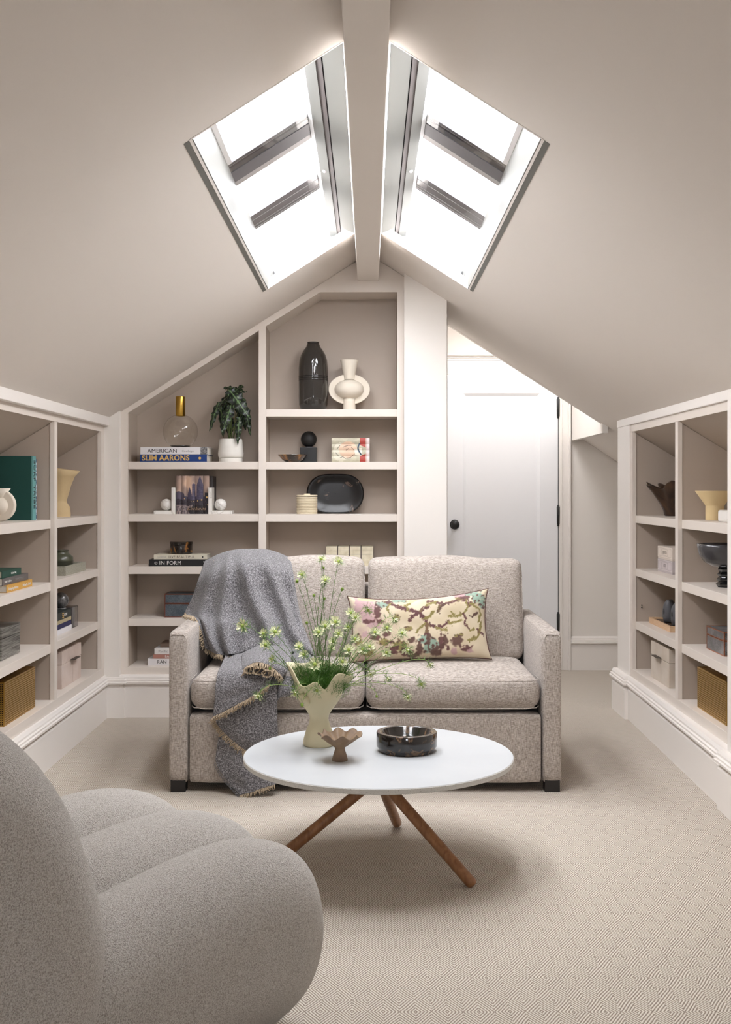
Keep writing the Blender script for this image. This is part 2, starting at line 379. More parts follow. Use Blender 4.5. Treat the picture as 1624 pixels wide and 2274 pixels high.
# skylights
def skylight(s, idx):
    w = thing('window_%d' % idx, 'skylight %s of the ridge beam with two dark crossbars' % ('left' if s < 0 else 'right'), 'window'); w['kind'] = 'structure'
    H = 0.152
    def P(a, y, h=0): return (RX+s*a, y, RZ-SL*a+h)
    G0 = 0.208
    # lower vertical reveal
    mb = MB()
    B1 = A1-.006
    mb.add([P(B1,Y0,-.001),P(B1,Y1,-.001),P(B1,Y1+.335,H),P(B1,Y0-.06,H), P(A1+.02,Y0,-.001),P(A1+.02,Y1,-.001),P(A1+.02,Y1+.335,H),P(A1+.02,Y0-.06,H)],
           [(0,1,2,3),(7,6,5,4),(0,4,5,1),(1,5,6,2),(2,6,7,3),(3,7,4,0)])
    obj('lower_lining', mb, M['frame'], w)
    # plaster bead around the opening
    mb = MB(); t = .0015
    for (a0,a1,y0,y1) in ((A1-.003,A1+.004,Y0-.006,Y1+.008),(A0,A1,Y0-.006,Y0+.002),(A0,A1,Y1-.002,Y1+.006)):
        mb.add([P(a0,y0,-t),P(a1,y0,-t),P(a1,y1,-t),P(a0,y1,-t),P(a0,y0,.02),P(a1,y0,.02),P(a1,y1,.02),P(a0,y1,.02)], [(0,3,2,1),(0,1,5,4),(1,2,6,5),(2,3,7,6),(3,0,4,7)])
    obj('opening_bead', mb, M['trim'], w)
    # upper reveal, from the beam side up to the glass, in strips
    def U(t, y): # along the reveal
        a = A0+.002+(G0-A0)*t; z0 = RZ-SL*A0; z1 = RZ-SL*G0+H; return (RX+s*a, y, z0+(z1-z0)*t)
    def yend(t): return Y0-.06*t, Y1+.335*t
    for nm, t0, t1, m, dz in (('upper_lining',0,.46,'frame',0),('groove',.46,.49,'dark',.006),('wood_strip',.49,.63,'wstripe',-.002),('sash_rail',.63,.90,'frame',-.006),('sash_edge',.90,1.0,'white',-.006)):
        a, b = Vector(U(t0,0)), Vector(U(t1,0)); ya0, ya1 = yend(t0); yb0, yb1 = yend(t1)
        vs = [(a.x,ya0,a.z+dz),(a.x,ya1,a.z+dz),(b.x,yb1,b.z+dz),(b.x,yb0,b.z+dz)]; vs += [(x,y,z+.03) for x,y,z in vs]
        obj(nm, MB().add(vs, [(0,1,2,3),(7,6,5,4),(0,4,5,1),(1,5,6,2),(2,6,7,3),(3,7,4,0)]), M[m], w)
    c = Vector(U(.76, 4.62)); obj('screw_cap', MB().ball((c.x,c.y,c.z-.006), .009, 12, 8), M['light'], w, smooth=True)
    # far sill, stepped
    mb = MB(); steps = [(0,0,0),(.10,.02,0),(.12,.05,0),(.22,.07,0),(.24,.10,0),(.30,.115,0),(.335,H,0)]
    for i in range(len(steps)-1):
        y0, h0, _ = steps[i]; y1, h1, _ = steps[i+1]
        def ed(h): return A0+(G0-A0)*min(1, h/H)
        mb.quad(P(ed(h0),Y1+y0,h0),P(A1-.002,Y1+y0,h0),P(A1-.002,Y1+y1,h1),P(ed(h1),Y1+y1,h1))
    obj('sill', mb, M['well_dark'], w)
    for aa in (.23,.43): obj('screw', MB().ball(P(aa,Y1+.06,.024), .006, 10, 6), M['mid'], w)
    mb = MB().quad(P(A0,Y0),P(A1,Y0),P(A1,Y0-.06,H),P(G0,Y0-.06,H)); obj('head_lining', mb, M['white'], w)
    # glass
    obj('pane', MB().quad(P(G0,Y0-.06,H),P(A1,Y0-.06,H),P(A1,Y1+.335,H),P(G0,Y1+.335,H)), M['sky_glass'], w)
    def bar(nm, y0, y1, h0, h1, m, a0=G0, a1=A1+.02):
        mb = MB(); vs = [P(a0,y0,h0),P(a1,y0,h0),P(a1,y1,h0),P(a0,y1,h0),P(a0,y0,h1),P(a1,y0,h1),P(a1,y1,h1),P(a0,y1,h1)]
        mb.add(vs, [(0,3,2,1),(4,5,6,7),(0,1,5,4),(1,2,6,5),(2,3,7,6),(3,0,4,7)]); obj(nm, mb, M[m], w)
    bar('crossbar', 3.985, 4.010, H+.002, H+.03, 'dark'); bar('crossbar_bead', 4.010,4.030,H+.008,H+.03,'light'); bar('crossbar', 4.030,4.075,H+.001,H+.03,'dark')
    bar('crossbar_face', 4.075,4.195,H-.002,H+.03,'mid'); bar('crossbar_lip', 4.195,4.25,H-.001,H+.03,'light')
    bar('crossbar_face', 4.735,4.965,H+.001,H+.03,'mid')
    for yy in (4.80,4.89,4.93): bar('crossbar_bead', yy,yy+.005,H-.001,H+.01,'light')
    for yy in (4.39, 5.28): obj('wire', MB().tube([P(G0,yy,H-.01),P(A1,yy,H-.01)], .0012, 6), M['light'], w)
    # blind box in the lower near corner
    vs = [P(A1-.05,Y0+.02,H+.004),P(A1,Y0+.02,H+.004),P(A1,3.98,H+.004),P(A1-.018,3.98,H+.004),P(A1-.02,3.5,H+.004),P(A1-.05,3.35,H+.004)]
    obj('corner_bracket', MB().add(vs, [(0,1,2,3,4,5)]), M['white'], w, solid=.01)
skylight(-1, 1); skylight(1, 2)
# window added unseen behind the camera, to give front fill light
def fill_window(n, x0, x1, y0, y1, z0, z1, axis, lab):
    w = thing('window_%d' % n, lab, 'window'); w['kind'] = 'structure'; mb = MB(); t = .05
    if axis == 'x':
        for y in [y0 + (y1-y0)*k/3 for k in range(4)]: mb.box(x0, x1, y-t/2, y+t/2, z0, z1)
        mb.box(x0,x1,y0,y1,z0,z0+t).box(x0,x1,y0,y1,z1-t,z1); gl = MB().box((x0+x1)/2,(x0+x1)/2+.004,y0,y1,z0,z1)
    else:
        for x in [x0 + (x1-x0)*k/2 for k in range(3)]: mb.box(x-t/2, x+t/2, y0, y1, z0, z1)
        mb.box(x0,x1,y0,y1,z0,z0+t).box(x0,x1,y0,y1,z1-t,z1); gl = MB().box(x0,x1,(y0+y1)/2,(y0+y1)/2+.004,z0,z1)
    obj('window_frame', mb, M['white'], w); obj('pane', gl, M['sky_glass'], w)
fill_window(3, -0.32, 0.32, -2.08, -2.04, 1.35, 2.0, 'y', 'added fill-light window in the wall behind the camera')

# ================================================================ BOOKCASES
DECK = 0.281; TOPS = (1.116, 0.827, 0.539)
def side_case(s, name, label, face, ys, back, grp):
    t = thing(name, label, 'bookcase', (s*face,0,0), group=grp)
    # local x measured outward (away from the room) times s
    def B(mb, o0, o1, y0, y1, z0, z1): mb.box(min(s*o0,s*o1), max(s*o0,s*o1), y0, y1, z0, z1)
    D_ = back-face
    yA, yB = ys[0][0], ys[-1][1]
    mb = MB(); B(mb, 0, D_, yA, yB, .19, DECK); obj('bottom_deck', mb, M['case'], t, bevel=.002)
    mb = MB(); B(mb, 0, .03, yA, yB, 1.572, 1.62); obj('top_rail', mb, M['case'], t)
    mb = MB(); B(mb, D_, D_+.02, yA, yB, .19, 1.42); obj('back_panel', mb, M['inner'], t)
    mb = MB(); z0 = 1.574
    mb.prism([(s*.004,z0),(s*D_,z0-.61*D_),(s*D_,z0-.61*D_+.02),(s*.004,z0+.02)], 'y', yA, yB); obj('sloped_lid', mb, M['inner'], t)
    for (y0,y1) in ys:
        mb = MB(); B(mb, 0, .02, y0, y1, DECK, 1.574); obj('divider_edge', mb, M['case'], t)
        mb = MB()
        mb.prism([(s*.02,DECK),(s*D_,DECK),(s*D_,z0-.61*D_),(s*.02,1.562)], 'y', y0+.004, y1-.004); obj('divider', mb, M['inner'], t)
    for i in range(len(ys)-1):
        for z in TOPS:
            mb = MB(); B(mb, .018, D_, ys[i][1]-.004, ys[i+1][0]+.004, z-.041, z); obj('shelf', mb, M['case'], t, bevel=.0015)
    return t
LY = [(3.39,3.438),(4.302,4.350),(5.214,5.262),(6.120,6.19)]
side_case(-1, 'built_in_bookcase', 'low built-in bookcase along the left knee wall, under the slope', 1.460, LY, 1.80, None)
RY = [(4.40,4.45),(5.225,5.273),(6.127,6.175)]
side_case(1, 'built_in_bookcase', 'low built-in bookcase along the right knee wall, with a pilaster at its far end', 1.432, RY, 1.78, None)
# far bookcase
t = thing('built_in_bookcase', 'tall built-in bookcase on the far wall, its top cut to the roof slope', 'bookcase', (0,6.23,0))
YB = .25
obj('back_panel', MB().box(-1.378,.195,YB,YB+.02,.19,2.5), M['inner'], t)
obj('bottom_deck', MB().box(-1.378,.195,0,YB,.19,.274), M['case'], t, bevel=.002)
for x0,x1 in ((-1.378,-1.338),(-.614,-.574),(.153,.195)):
    obj('stile', MB().prism([(x0,.274),(x1,.274),(x1,zc(x1)-.02),(x0,zc(x0)-.02)],'y',0,.02), M['case'], t)
    obj('side_panel', MB().prism([(x0,.274),(x1,.274),(x1,zc(x1)-.02),(x0,zc(x0)-.02)],'y',.02,YB), M['inner'], t)
zo = lambda x: 2.136+.628*(x+.614)
zo2 = lambda x: min(2.350, 2.161+.628*(x+.574))
for seg, f in (((-1.378,-.614), zo), ((-.614,-.574), lambda x: 2.13), ((-.574,-.2747), zo2), ((-.2747,RX), zo2), ((RX,.195), zo2)):
    a, b = seg; obj('top_rail', MB().prism([(a,f(a)),(b,f(b)),(b,zc(b)-.002),(a,zc(a)-.002)],'y',-.0005,.019 if a == -.614 else YB), M['case'], t)
for zt in (1.411,1.1207,.830,.5415):
    obj('shelf', MB().box(-1.338,-.614,.008,YB,zt-.041,zt), M['case'], t, bevel=.0015)
for zt in (1.702,1.410,1.120,.830,.5415):
    obj('shelf', MB().box(-.574,.153,.008,YB,zt-.041,zt), M['case'], t, bevel=.0015)
struct('wall_far', MB().prism([(-1.5,0),(.45,0),(.45,zc(.45)+.02),(RX,zc(RX)+.02),(-1.5,zc(-1.5)+.02)],'y',6.505,6.56), M['wall'])
# ================================================================ SOFA
R = random.Random(4)
sf = thing('sofa', 'two-seat oatmeal linen sofa with square arms in front of the far bookcase', 'sofa', (0, 4.665, 0))
SM = M['sofa']
def arm_side(x0, x1):
    mb = MB(); w = x1-x0
    def fn(q):
        return q
    mb.cushion(((x0+x1)/2, 0.47, (0.033+0.665)/2), w, 0.94, 0.632, 0.022, (0.0,0.004,0.004), n=12)
    a = obj('arm', mb, SM, sf, smooth=True)
    # welt seam around the front face
    xa, xb, za, zb = x0+.012, x1-.012, .05, .653
    pts = [(xa,.004,za),(xa,.004,zb-.01),(xa+.008,.004,zb),(xb-.008,.004,zb),(xb,.004,zb-.01),(xb,.004,za)]
    obj('welt', MB().tube(pts, .0022, 6), SM, a, smooth=True)
arm_side(-.838, -.752); arm_side(.716, .802)
obj('base_panel', MB().cushion((-.018, .05, .180), 1.462, .10, .288, .018, (0,.004,0), n=12), SM, sf, smooth=True)
obj('rear_frame', MB().cushion((-.018, .84, .42), 1.46, .16, .76, .03, n=8), SM, sf, smooth=True)
obj('under_frame', MB().box(-.75,.715,.10,.78,.06,.335), M['blk'], sf)
def sag(q): return q
for i,(xa,xb) in enumerate(((-.750,-.020),(-.016,.714))):
    w = xb-xa; c = ((xa+xb)/2, .352, .407)
    o = obj('seat_cushion', MB().cushion(c, w, .72, .146, .062, (0,.006,.012), n=26, jit=.002, seed=i), SM, sf, smooth=True)
    for z in (.462, .350):
        xs = xa+.03; pts = [(xa+.004, .20, z),(xa+.006,.05,z),(xa+.022,.008,z),(xa+.06,-.008,z)]
        pts += [(xa+.06+(w-.12)*k/8, -.0125-.002*math.sin(math.pi*k/8), z+.001*math.sin(k*2.1)) for k in range(1,8)]
        pts += [(xb-.06,-.008,z),(xb-.022,.008,z),(xb-.006,.05,z),(xb-.004,.20,z)]
        obj('welt', MB().tube(pts, .0021, 6), SM, o, smooth=True)
    cx = (xa+xb)/2+(.006 if i else -.0)
    th = math.radians(11)
    def lean(q, s=i):
        # corners pulled softly, top edge waving
        q = q.copy(); q.z += .008*math.sin(q.x*9+s*2)*max(0,q.z/.22); t = q.z
        y = q.y+math.tan(th)*t*1.0
        return Vector((q.x, y, q.z))
    o = obj('back_cushion', MB().cushion((cx, .655, .700), w-.004, .17, .466, .040, (.0,.035,.003), n=26, jit=.006, seed=i+5, fn=lean), SM, sf, smooth=True)
    hw, hh = (w-.004)/2, .231
    pts = []
    for k in range(40):
        a = 2*math.pi*(k+.5)/40; ex = math.copysign(abs(math.cos(a))**.16, math.cos(a)); ez = math.copysign(abs(math.sin(a))**.16, math.sin(a))
        q = lean(Vector((ex*(hw-.004), -.062, ez*(hh-.004)))); pts.append((q.x+cx, q.y+.655, q.z+.700))
    pts.append(pts[0]); obj('welt', MB().tube(pts, .0028, 6), SM, o, smooth=True)
for x0,x1 in ((-.826,-.764),(.728,.790)):
    for y0 in (.004,.86):
        obj('leg', MB().box(x0,x1,y0,y0+.062,0,.05), M['foot'], sf, bevel=.002)

# ================================================================ LUMBAR PILLOW, printed with a branch pattern
def blob(list_, u, v, ru, rv, col, al=1.0, rough=.35): list_.append(('b', u, v, ru, rv, col, al, rough))
CR=(214,200,174); MA=(92,54,54); OL=(132,120,66); TE=(132,158,142); PK=(186,152,154); LG=(196,196,140); DB=(86,58,50)
bl = []; st = []
for a in [(.10,.93,.07,.10,PK),(.06,.80,.05,.12,PK),(.16,.82,.06,.10,PK),(.12,.66,.07,.10,PK),(.17,.55,.06,.07,PK),(.24,.88,.06,.07,TE),(.36,.95,.08,.05,TE),(.13,.97,.07,.04,LG),
          (.20,.75,.03,.14,MA),(.13,.60,.05,.04,MA),(.22,.60,.035,.05,MA),(.28,.92,.02,.05,MA),(.34,.66,.025,.06,OL),(.45,.93,.035,.05,LG),(.42,.48,.035,.05,OL),(.40,.44,.02,.03,DB),
          (.83,.93,.05,.09,MA),(.88,.98,.07,.05,TE),(.93,.90,.05,.12,TE),(.97,.80,.03,.10,TE),(.79,.90,.03,.06,OL),(.87,.80,.02,.08,MA),(.80,.97,.05,.04,PK),
          (.58,.20,.09,.14,TE),(.53,.30,.05,.08,TE),(.50,.17,.04,.12,DB),(.56,.32,.02,.12,DB),(.65,.25,.022,.17,MA),(.68,.30,.02,.13,DB),(.61,.12,.05,.10,DB),(.76,.26,.045,.09,DB),(.78,.34,.04,.03,OL),
          (.74,.10,.03,.06,PK),(.83,.14,.05,.05,MA),(.86,.10,.03,.04,PK),(.70,.16,.02,.05,MA),(.35,.22,.06,.10,OL),(.30,.15,.05,.08,MA),(.40,.12,.05,.09,MA),(.24,.28,.05,.06,OL),(.18,.36,.05,.05,MA),(.26,.40,.03,.05,MA),(.12,.40,.05,.06,PK),(.44,.30,.03,.05,DB),
          (.05,.30,.03,.10,OL),(.90,.30,.03,.02,OL),(.45,.05,.05,.05,DB),(.13,.12,.06,.06,OL)]:
    bl.append(a)
for pts, w, c in [([(.27,.93),(.33,.85),(.42,.78),(.50,.72),(.54,.62),(.56,.50),(.55,.40)],.014,MA),([(.42,.78),(.40,.84),(.44,.88)],.008,OL),([(.50,.72),(.53,.78),(.57,.80)],.008,MA),([(.54,.62),(.58,.66),(.60,.72)],.010,OL),
        ([(.56,.54),(.62,.48),(.67,.50),(.71,.56)],.009,MA),([(.62,.48),(.66,.44),(.69,.44)],.007,OL),([(.54,.55),(.50,.48),(.48,.42)],.007,OL),([(.50,.72),(.45,.66),(.43,.60)],.010,MA),([(.30,.90),(.27,.80),(.29,.70)],.006,OL),
        ([(.82,.92),(.75,.86),(.68,.84),(.62,.88),(.57,.92)],.009,MA),([(.68,.84),(.65,.78),(.64,.72)],.009,DB),([(.62,.88),(.58,.86),(.56,.83)],.009,OL),([(.84,.88),(.86,.76),(.82,.66),(.76,.62),(.71,.64)],.007,OL),([(.82,.66),(.84,.58),(.82,.50),(.86,.44)],.006,MA),
        ([(.76,.62),(.73,.70)],.006,OL),([(.88,.80),(.94,.72),(.96,.62),(.93,.52)],.007,OL),([(.93,.66),(.89,.60),(.86,.62)],.006,DB),([(.96,.52),(.95,.38),(.91,.28),(.86,.26)],.008,OL),([(.93,.40),(.97,.34)],.007,MA),([(.90,.42),(.86,.40)],.006,OL),([(.80,.56),(.76,.54),(.71,.54)],.007,OL)]:
    st.append((pts, w, c))
def seg_d(px, py, a, b):
    ax, ay = a; bx, by = b; dx, dy = (bx-ax)*2.1, by-ay; l = dx*dx+dy*dy
    t = max(0, min(1, (((px-ax)*2.1)*dx+(py-ay)*dy)/l)); return math.hypot((px-ax)*2.1-dx*t, (py-ay)-dy*t)
def mixc(a, b, t): return tuple(a[i]+(b[i]-a[i])*t for i in range(3))
def pillow_col(u, v):
    n1 = noise.noise(Vector((u*26, v*13, 3.1))); n2 = noise.noise(Vector((u*60, v*30, 8.7))); n3 = noise.noise(Vector((u*11, v*6, 1.7)))
    c = mixc(CR, (198,182,152), max(0, min(1, .4+n3)))
    c = mixc(c, PK, max(0, min(.55, n3+n1*.6+.15))*max(0, min(1, (.36-u)/.16)))
    uu, vv = u+n1*.012, v+n2*.02
    for a in bl:
        r = math.hypot((uu-a[0])/a[2], (vv-a[1])/a[3])
        r += .40*n1+.45*n2
        if r < 1: c = mixc(c, a[4] if n2 > -.22 else DB if a[4] in (MA, OL, TE) else a[4], min(1, (1-r)*3.5)*.9)
    for pts, w, col in st:
        for k in range(len(pts)-1):
            dd = seg_d(uu, vv, pts[k], pts[k+1])-abs(n2)*.040*(1 if (n1 > -.1) else .3)
            if dd < w*2.0: c = mixc(c, mixc(col, OL, .5) if n1 > .22 else col, min(1, (w*2.0-dd)/(w*.8))); break
    return lin(c)
PWU, PWV = 220, 110
def pillow_side(sgn):
    W_, H_ = .626, .295; vs = []; cs = []
    for j in range(PWV+1):
        for i in range(PWU+1):
            u, v = i/PWU, j/PWV; a, b = 2*u-1, 2*v-1
            prof = (max(0, 1-a**4)**.55)*(max(0, 1-b**4)**.55)
            ear = (abs(a)*abs(b))**6; x = a*W_/2*(1-.05*(1-b*b)*abs(a)**3+.022*ear); z = b*H_/2*(1-.10*(1-a*a)*abs(b)**3+.05*ear)
            # slump: top edge sags left of centre, lower right corner pinched
            z += -.010*math.sin(math.pi*u)+.018*(u-.5)*(v)
            wr = .004*noise.noise(Vector((x*14, z*14, 2)))+.010*max(0, a-.35)*math.sin(18*(z+.6*x))*(1-abs(b))*.8
            y = sgn*(.062*prof)+wr*prof
            vs.append((x, y, z)); cs.append(pillow_col(u, v) if sgn < 0 else lin(CR))
    return vs, cs
mpill = painted('printed_velvet', .75, bump=(300,.2,.001), sheen=.3)
vs, cs = pillow_side(-1)
fs = [(j*(PWU+1)+i, j*(PWU+1)+i+1, (j+1)*(PWU+1)+i+1, (j+1)*(PWU+1)+i) for j in range(PWV) for i in range(PWU)]
pt = thing('lumbar_pillow', 'long cream pillow printed with plum branches and teal leaves, on the sofa', 'pillow', (.222, 5.065, .640)); pt.rotation_euler = (math.radians(-14), math.radians(-1.5), 0)
obj('front_panel', MB().add(vs, fs), mpill, pt, smooth=True, cols=cs)
vs2, cs2 = pillow_side(1)
obj('rear_panel', MB().add(vs2, [tuple(reversed(f)) for f in fs]), mat('plain_cream_velvet', (206,190,158), .8), pt, smooth=True)
ed = [vs[i] for i in range(0, PWU+1, 10)]+[vs[j*(PWU+1)+PWU] for j in range(10, PWV+1, 10)]+[vs[PWV*(PWU+1)+i] for i in range(PWU-10, -1, -10)]+[vs[j*(PWU+1)] for j in range(PWV-10, -1, -10)]
obj('piping', MB().tube(ed, .003, 6), mat('plum_piping', (96,62,58), .8), pt, smooth=True)

# ================================================================ THROW
THR = bpy.data.materials.new('x'); bpy.data.materials.remove(THR)
def throw_mat():
    m, nt, b = nodes('grey_boucle_wool'); v = coords(nt); n = N(nt, 'ShaderNodeTexNoise', i_Scale=210.0, i_Detail=4.0, i_Roughness=.7); L(nt, v, n.inputs['Vector'])
    L(nt, ramp(nt, n.outputs[0], [(0.36,(58,56,58)),(0.50,(112,109,111)),(0.66,(188,185,188))]), b.inputs['Base Color'])
    bp = N(nt, 'ShaderNodeBump', i_Strength=1.0, i_Distance=.005); L(nt, n.outputs[0], bp.inputs['Height']); L(nt, bp.outputs[0], b.inputs['Normal'])
    b.inputs['Roughness'].default_value = .95; b.inputs['Sheen Weight'].default_value = .3; return m
thm = throw_mat(); yarn = mat('tan_yarn', (170,152,128), .9); 
def cr(p0,p1,p2,p3,t): return .5*((2*p1)+(-p0+p2)*t+(2*p0-5*p1+4*p2-p3)*t*t+(-p0+3*p1-3*p2+p3)*t**3)
def spline(ps, t):
    n = len(ps)-1; x = min(t*n, n-1e-6); i = int(x); f = x-i
    g = lambda k: ps[max(0, min(n, k))]
    return cr(g(i-1), g(i), g(i+1), g(i+2), f)
def patch(ctrl, nu, nv, disp):
    C = [[at(*p) for p in row] for row in ctrl]; V = []
    for j in range(nv+1):
        row = [spline([r[k] for r in C], j/nv) for k in range(len(C[0]))]
        for i in range(nu+1):
            p = spline(row, i/nu); V.append(p+disp(i/nu, j/nv))
    return V
def pfaces(nu, nv): return [(j*(nu+1)+i, j*(nu+1)+i+1, (j+1)*(nu+1)+i+1, (j+1)*(nu+1)+i) for j in range(nv) for i in range(nu)]
tw = thing('throw_blanket', 'grey wool throw with a tan fringe draped over the left end of the sofa', 'blanket', (0,0,0))
cl = MB(); fr = MB(); fg = random.Random(9)
def fringe(pts, dirv, ln=.024, step=.0024, rad=.0017):
    # short looped yarns hanging off an edge polyline
    for k in range(len(pts)-1):
        a, b = Vector(pts[k]), Vector(pts[k+1]); n = max(1, int((b-a).length/step))
        for i in range(n):
            p = a.lerp(b, (i+fg.random()*.6)/n); d = Vector(dirv).normalized()+Vector((fg.uniform(-.35,.35), fg.uniform(-.5,.15), fg.uniform(-.25,.25)))
            d.normalize(); l = ln*fg.uniform(.7,1.15); m = p+d*l*.55+Vector((fg.uniform(-.3,.3)*l, -.25*l, 0))
            fr.tube([p-d*.004, m, p+d*l+Vector((fg.uniform(-.2,.2)*l,0,-.1*l))], [rad, rad*1.3, rad*.8], 4)
# A: the drape over the back cushion, falling to the seat
CA = [[(468,1330,5.60),(505,1320,5.60),(548,1320,5.60),(592,1320,5.60),(642,1330,5.60)],
      [(460,1247,5.50),(502,1229,5.44),(545,1224,5.42),(598,1226,5.42),(642,1242,5.46)],
      [(444,1280,5.30),(492,1262,5.17),(545,1250,5.13),(606,1254,5.13),(650,1270,5.15)],
      [(428,1328,5.28),(478,1325,5.12),(548,1318,5.06),(622,1320,5.05),(659,1330,5.09)],
      [(413,1362,5.26),(468,1366,5.08),(545,1368,5.01),(630,1370,4.99),(668,1374,5.03)],
      [(434,1373,5.05),(470,1390,5.00),(538,1394,4.96),(618,1398,4.95),(678,1402,4.98)],
      [(449,1406,4.985),(478,1426,4.95),(534,1428,4.93),(602,1424,4.91),(690,1434,4.93)],
      [(456,1440,4.975),(494,1456,4.93),(528,1452,4.91),(585,1438,4.89),(702,1458,4.89)]]
def dA(u, v):
    e = min(1, max(0, (v-.13))*2.2); d = 0
    for c0, sl_, w, am in ((.44,.50,.050,.060),(.16,.06,.050,.036),(.32,.10,.045,.040),(.66,.42,.045,.042),(.90,.12,.045,.02)):
        x = u-(c0+sl_*max(0,v-.15)**1.25); d += am*math.exp(-(abs(x)/w)**1.7)*(1 if x > 0 else max(.0, 1-.0*x))
        if x < 0: d -= am*.35*math.exp(-((x+w*2.0)/(w*.9))**2)
    d += .008*noise.noise(Vector((u*5, v*5, 1)))
    return Vector((0, -1, .22))*d*e
nA = (70, 100); VA = patch(CA, *nA, dA); cl.add(VA, pfaces(*nA))
le = [VA[j*(nA[0]+1)] for j in range(int(nA[1]*.57), nA[1]+1, 2)]; fringe(le, (-.45,-.75,-.35), .026, .0032, .0018)
be = [VA[nA[1]*(nA[0]+1)+i] for i in range(0, int(nA[0]*.42))]; fringe(be, (0,-.35,-.7), .022)
# dark whip-stitched edge between the drape and the folds below
dk = MB()
be2 = [VA[nA[1]*(nA[0]+1)+i] for i in range(int(nA[0]*.28), nA[0]-12)]
for i, p in enumerate(be2):
    if i % 1 == 0: dk.tube([p+Vector((0,-.012,-.004)), p+Vector((.004,-.018,.006))], .0022, 5)
# B: top layer over the seat edge, its lower edge fringed on the diagonal
CB = [[(505,1446,4.98),(535,1444,4.96),(575,1440,4.94),(620,1440,4.92)],
      [(494,1474,4.80),(528,1470,4.78),(575,1464,4.76),(622,1462,4.76)],
      [(484,1496,4.655),(522,1490,4.64),(575,1484,4.63),(618,1480,4.63)],
      [(479,1530,4.615),(520,1520,4.59),(572,1508,4.585),(606,1500,4.59)],
      [(478,1562,4.605),(518,1548,4.585),(566,1528,4.58),(600,1512,4.58)],
      [(474,1592,4.60),(512,1573,4.58),(560,1546,4.575),(600,1520,4.575)]]
nB = (30, 44); VB = patch(CB, *nB, lambda u,v: Vector((0,-1,.1))*(.012*math.exp(-((u-.42-.1*v)/.09)**2)+.003*noise.noise(Vector((u*6,v*6,4))))); cl.add(VB, pfaces(*nB))
fringe([VB[nB[1]*(nB[0]+1)+i] for i in range(nB[0]+1)], (-.35,-.2,-.9), .026)
# C: middle layer
CC = [[(484,1500,4.66),(525,1497,4.65),(575,1492,4.65),(616,1488,4.65)],
      [(478,1545,4.625),(520,1545,4.612),(570,1535,4.608),(616,1528,4.61)],
      [(476,1594,4.62),(520,1588,4.60),(568,1582,4.60),(616,1575,4.61)],
      [(500,1628,4.62),(535,1622,4.60),(575,1618,4.60),(616,1612,4.61)],
      [(528,1652,4.62),(556,1650,4.60),(586,1650,4.60),(616,1652,4.61)],
      [(556,1672,4.62),(574,1675,4.61),(596,1680,4.61),(616,1690,4.61)]]
nC = (30, 44); VC = patch(CC, *nC, lambda u,v: Vector((0,-1,0))*(.004*noise.noise(Vector((u*4,v*4,7))))); cl.add(VC, pfaces(*nC))
fringe([VC[j*(nC[0]+1)] for j in range(18, nC[1]+1)]+[VC[nC[1]*(nC[0]+1)+i] for i in range(0,10)], (-.75,-.2,-.65), .024)
# D: lowest tail, its point touching the carpet
CD = [[(492,1600,4.645),(530,1600,4.635),(575,1600,4.63),(616,1600,4.63)],
      [(484,1650,4.640),(528,1652,4.628),(575,1655,4.625),(618,1655,4.63)],
      [(480,1692,4.640),(524,1692,4.622),(575,1695,4.62),(620,1700,4.63)],
      [(498,1724,4.635),(535,1722,4.615),(578,1720,4.61),(622,1724,4.62)],
      [(516,1746,4.625),(548,1742,4.61),(580,1738,4.605),(618,1736,4.61)],
      [(534,1766,4.60),(556,1760,4.60),(578,1752,4.60),(612,1742,4.605)]]
nD = (30, 44); VD = patch(CD, *nD, lambda u,v: Vector((0,-1,0))*(.006*math.exp(-((u-.35)/.12)**2)+.004*noise.noise(Vector((u*4,v*4,11))))); cl.add(VD, pfaces(*nD))
fringe([VD[nD[1]*(nD[0]+1)+i] for i in range(nD[0]+1)], (-.1,-.3,-.62), .020)
lf = MB()
for j in range(18, nD[1], 1):
    p = VD[j*(nD[0]+1)]; lf.tube([p, p+Vector((-.007,-.004,-.004)), p+Vector((-.006,-.002,-.012))], .0018, 4)
# E: the rolled bunch on the seat, end fringe curling; F: smaller fold at its right, G: tail of it
def roll(ctrl, nu, nv, bulge):
    V = patch(ctrl, nu, nv, lambda u,v: Vector((0,-.55,.75))*bulge*(math.sin(math.pi*u)**.7)*(.6+.4*v)); cl.add(V, pfaces(nu, nv)); return V
CE = [[(540,1448,4.93),(575,1440,4.92),(615,1436,4.91),(645,1440,4.91)],
      [(537,1466,4.78),(570,1455,4.76),(610,1450,4.76),(648,1456,4.76)],
      [(536,1488,4.655),(562,1476,4.63),(600,1474,4.62),(640,1486,4.63)],
      [(537,1500,4.63),(562,1483,4.60),(596,1486,4.59),(626,1504,4.60)]]
nE = (26, 26); VE = roll(CE, *nE, .028)
e = [VE[nE[1]*(nE[0]+1)+i] for i in range(nE[0]+1)]
fringe(e, (-.1,-.5,-.8), .030, .0028, .0018)
cur = MB()
for lp in range(3):
    c = e[10+lp*3]+Vector((-.012+.01*lp,-.004,-.026-.004*lp))
    pts = [c+Vector((.030*math.cos(a)*(1-.15*lp), -.004*lp+.004*math.sin(3*a), .014*math.sin(a))) for a in [2*math.pi*k/18 for k in range(19)]]
    fringe(pts, (0,-1,-.4), .010, .0026, .0019)
CF = [[(648,1450,4.92),(668,1446,4.92),(690,1450,4.92)],[(650,1470,4.78),(672,1462,4.77),(694,1468,4.78)],[(652,1492,4.65),(672,1482,4.63),(690,1490,4.64)]]
VF = roll(CF, 14, 16, .02); fringe([VF[16*15+i] for i in range(15)], (0,-.5,-.8), .034, .0026, .0018)
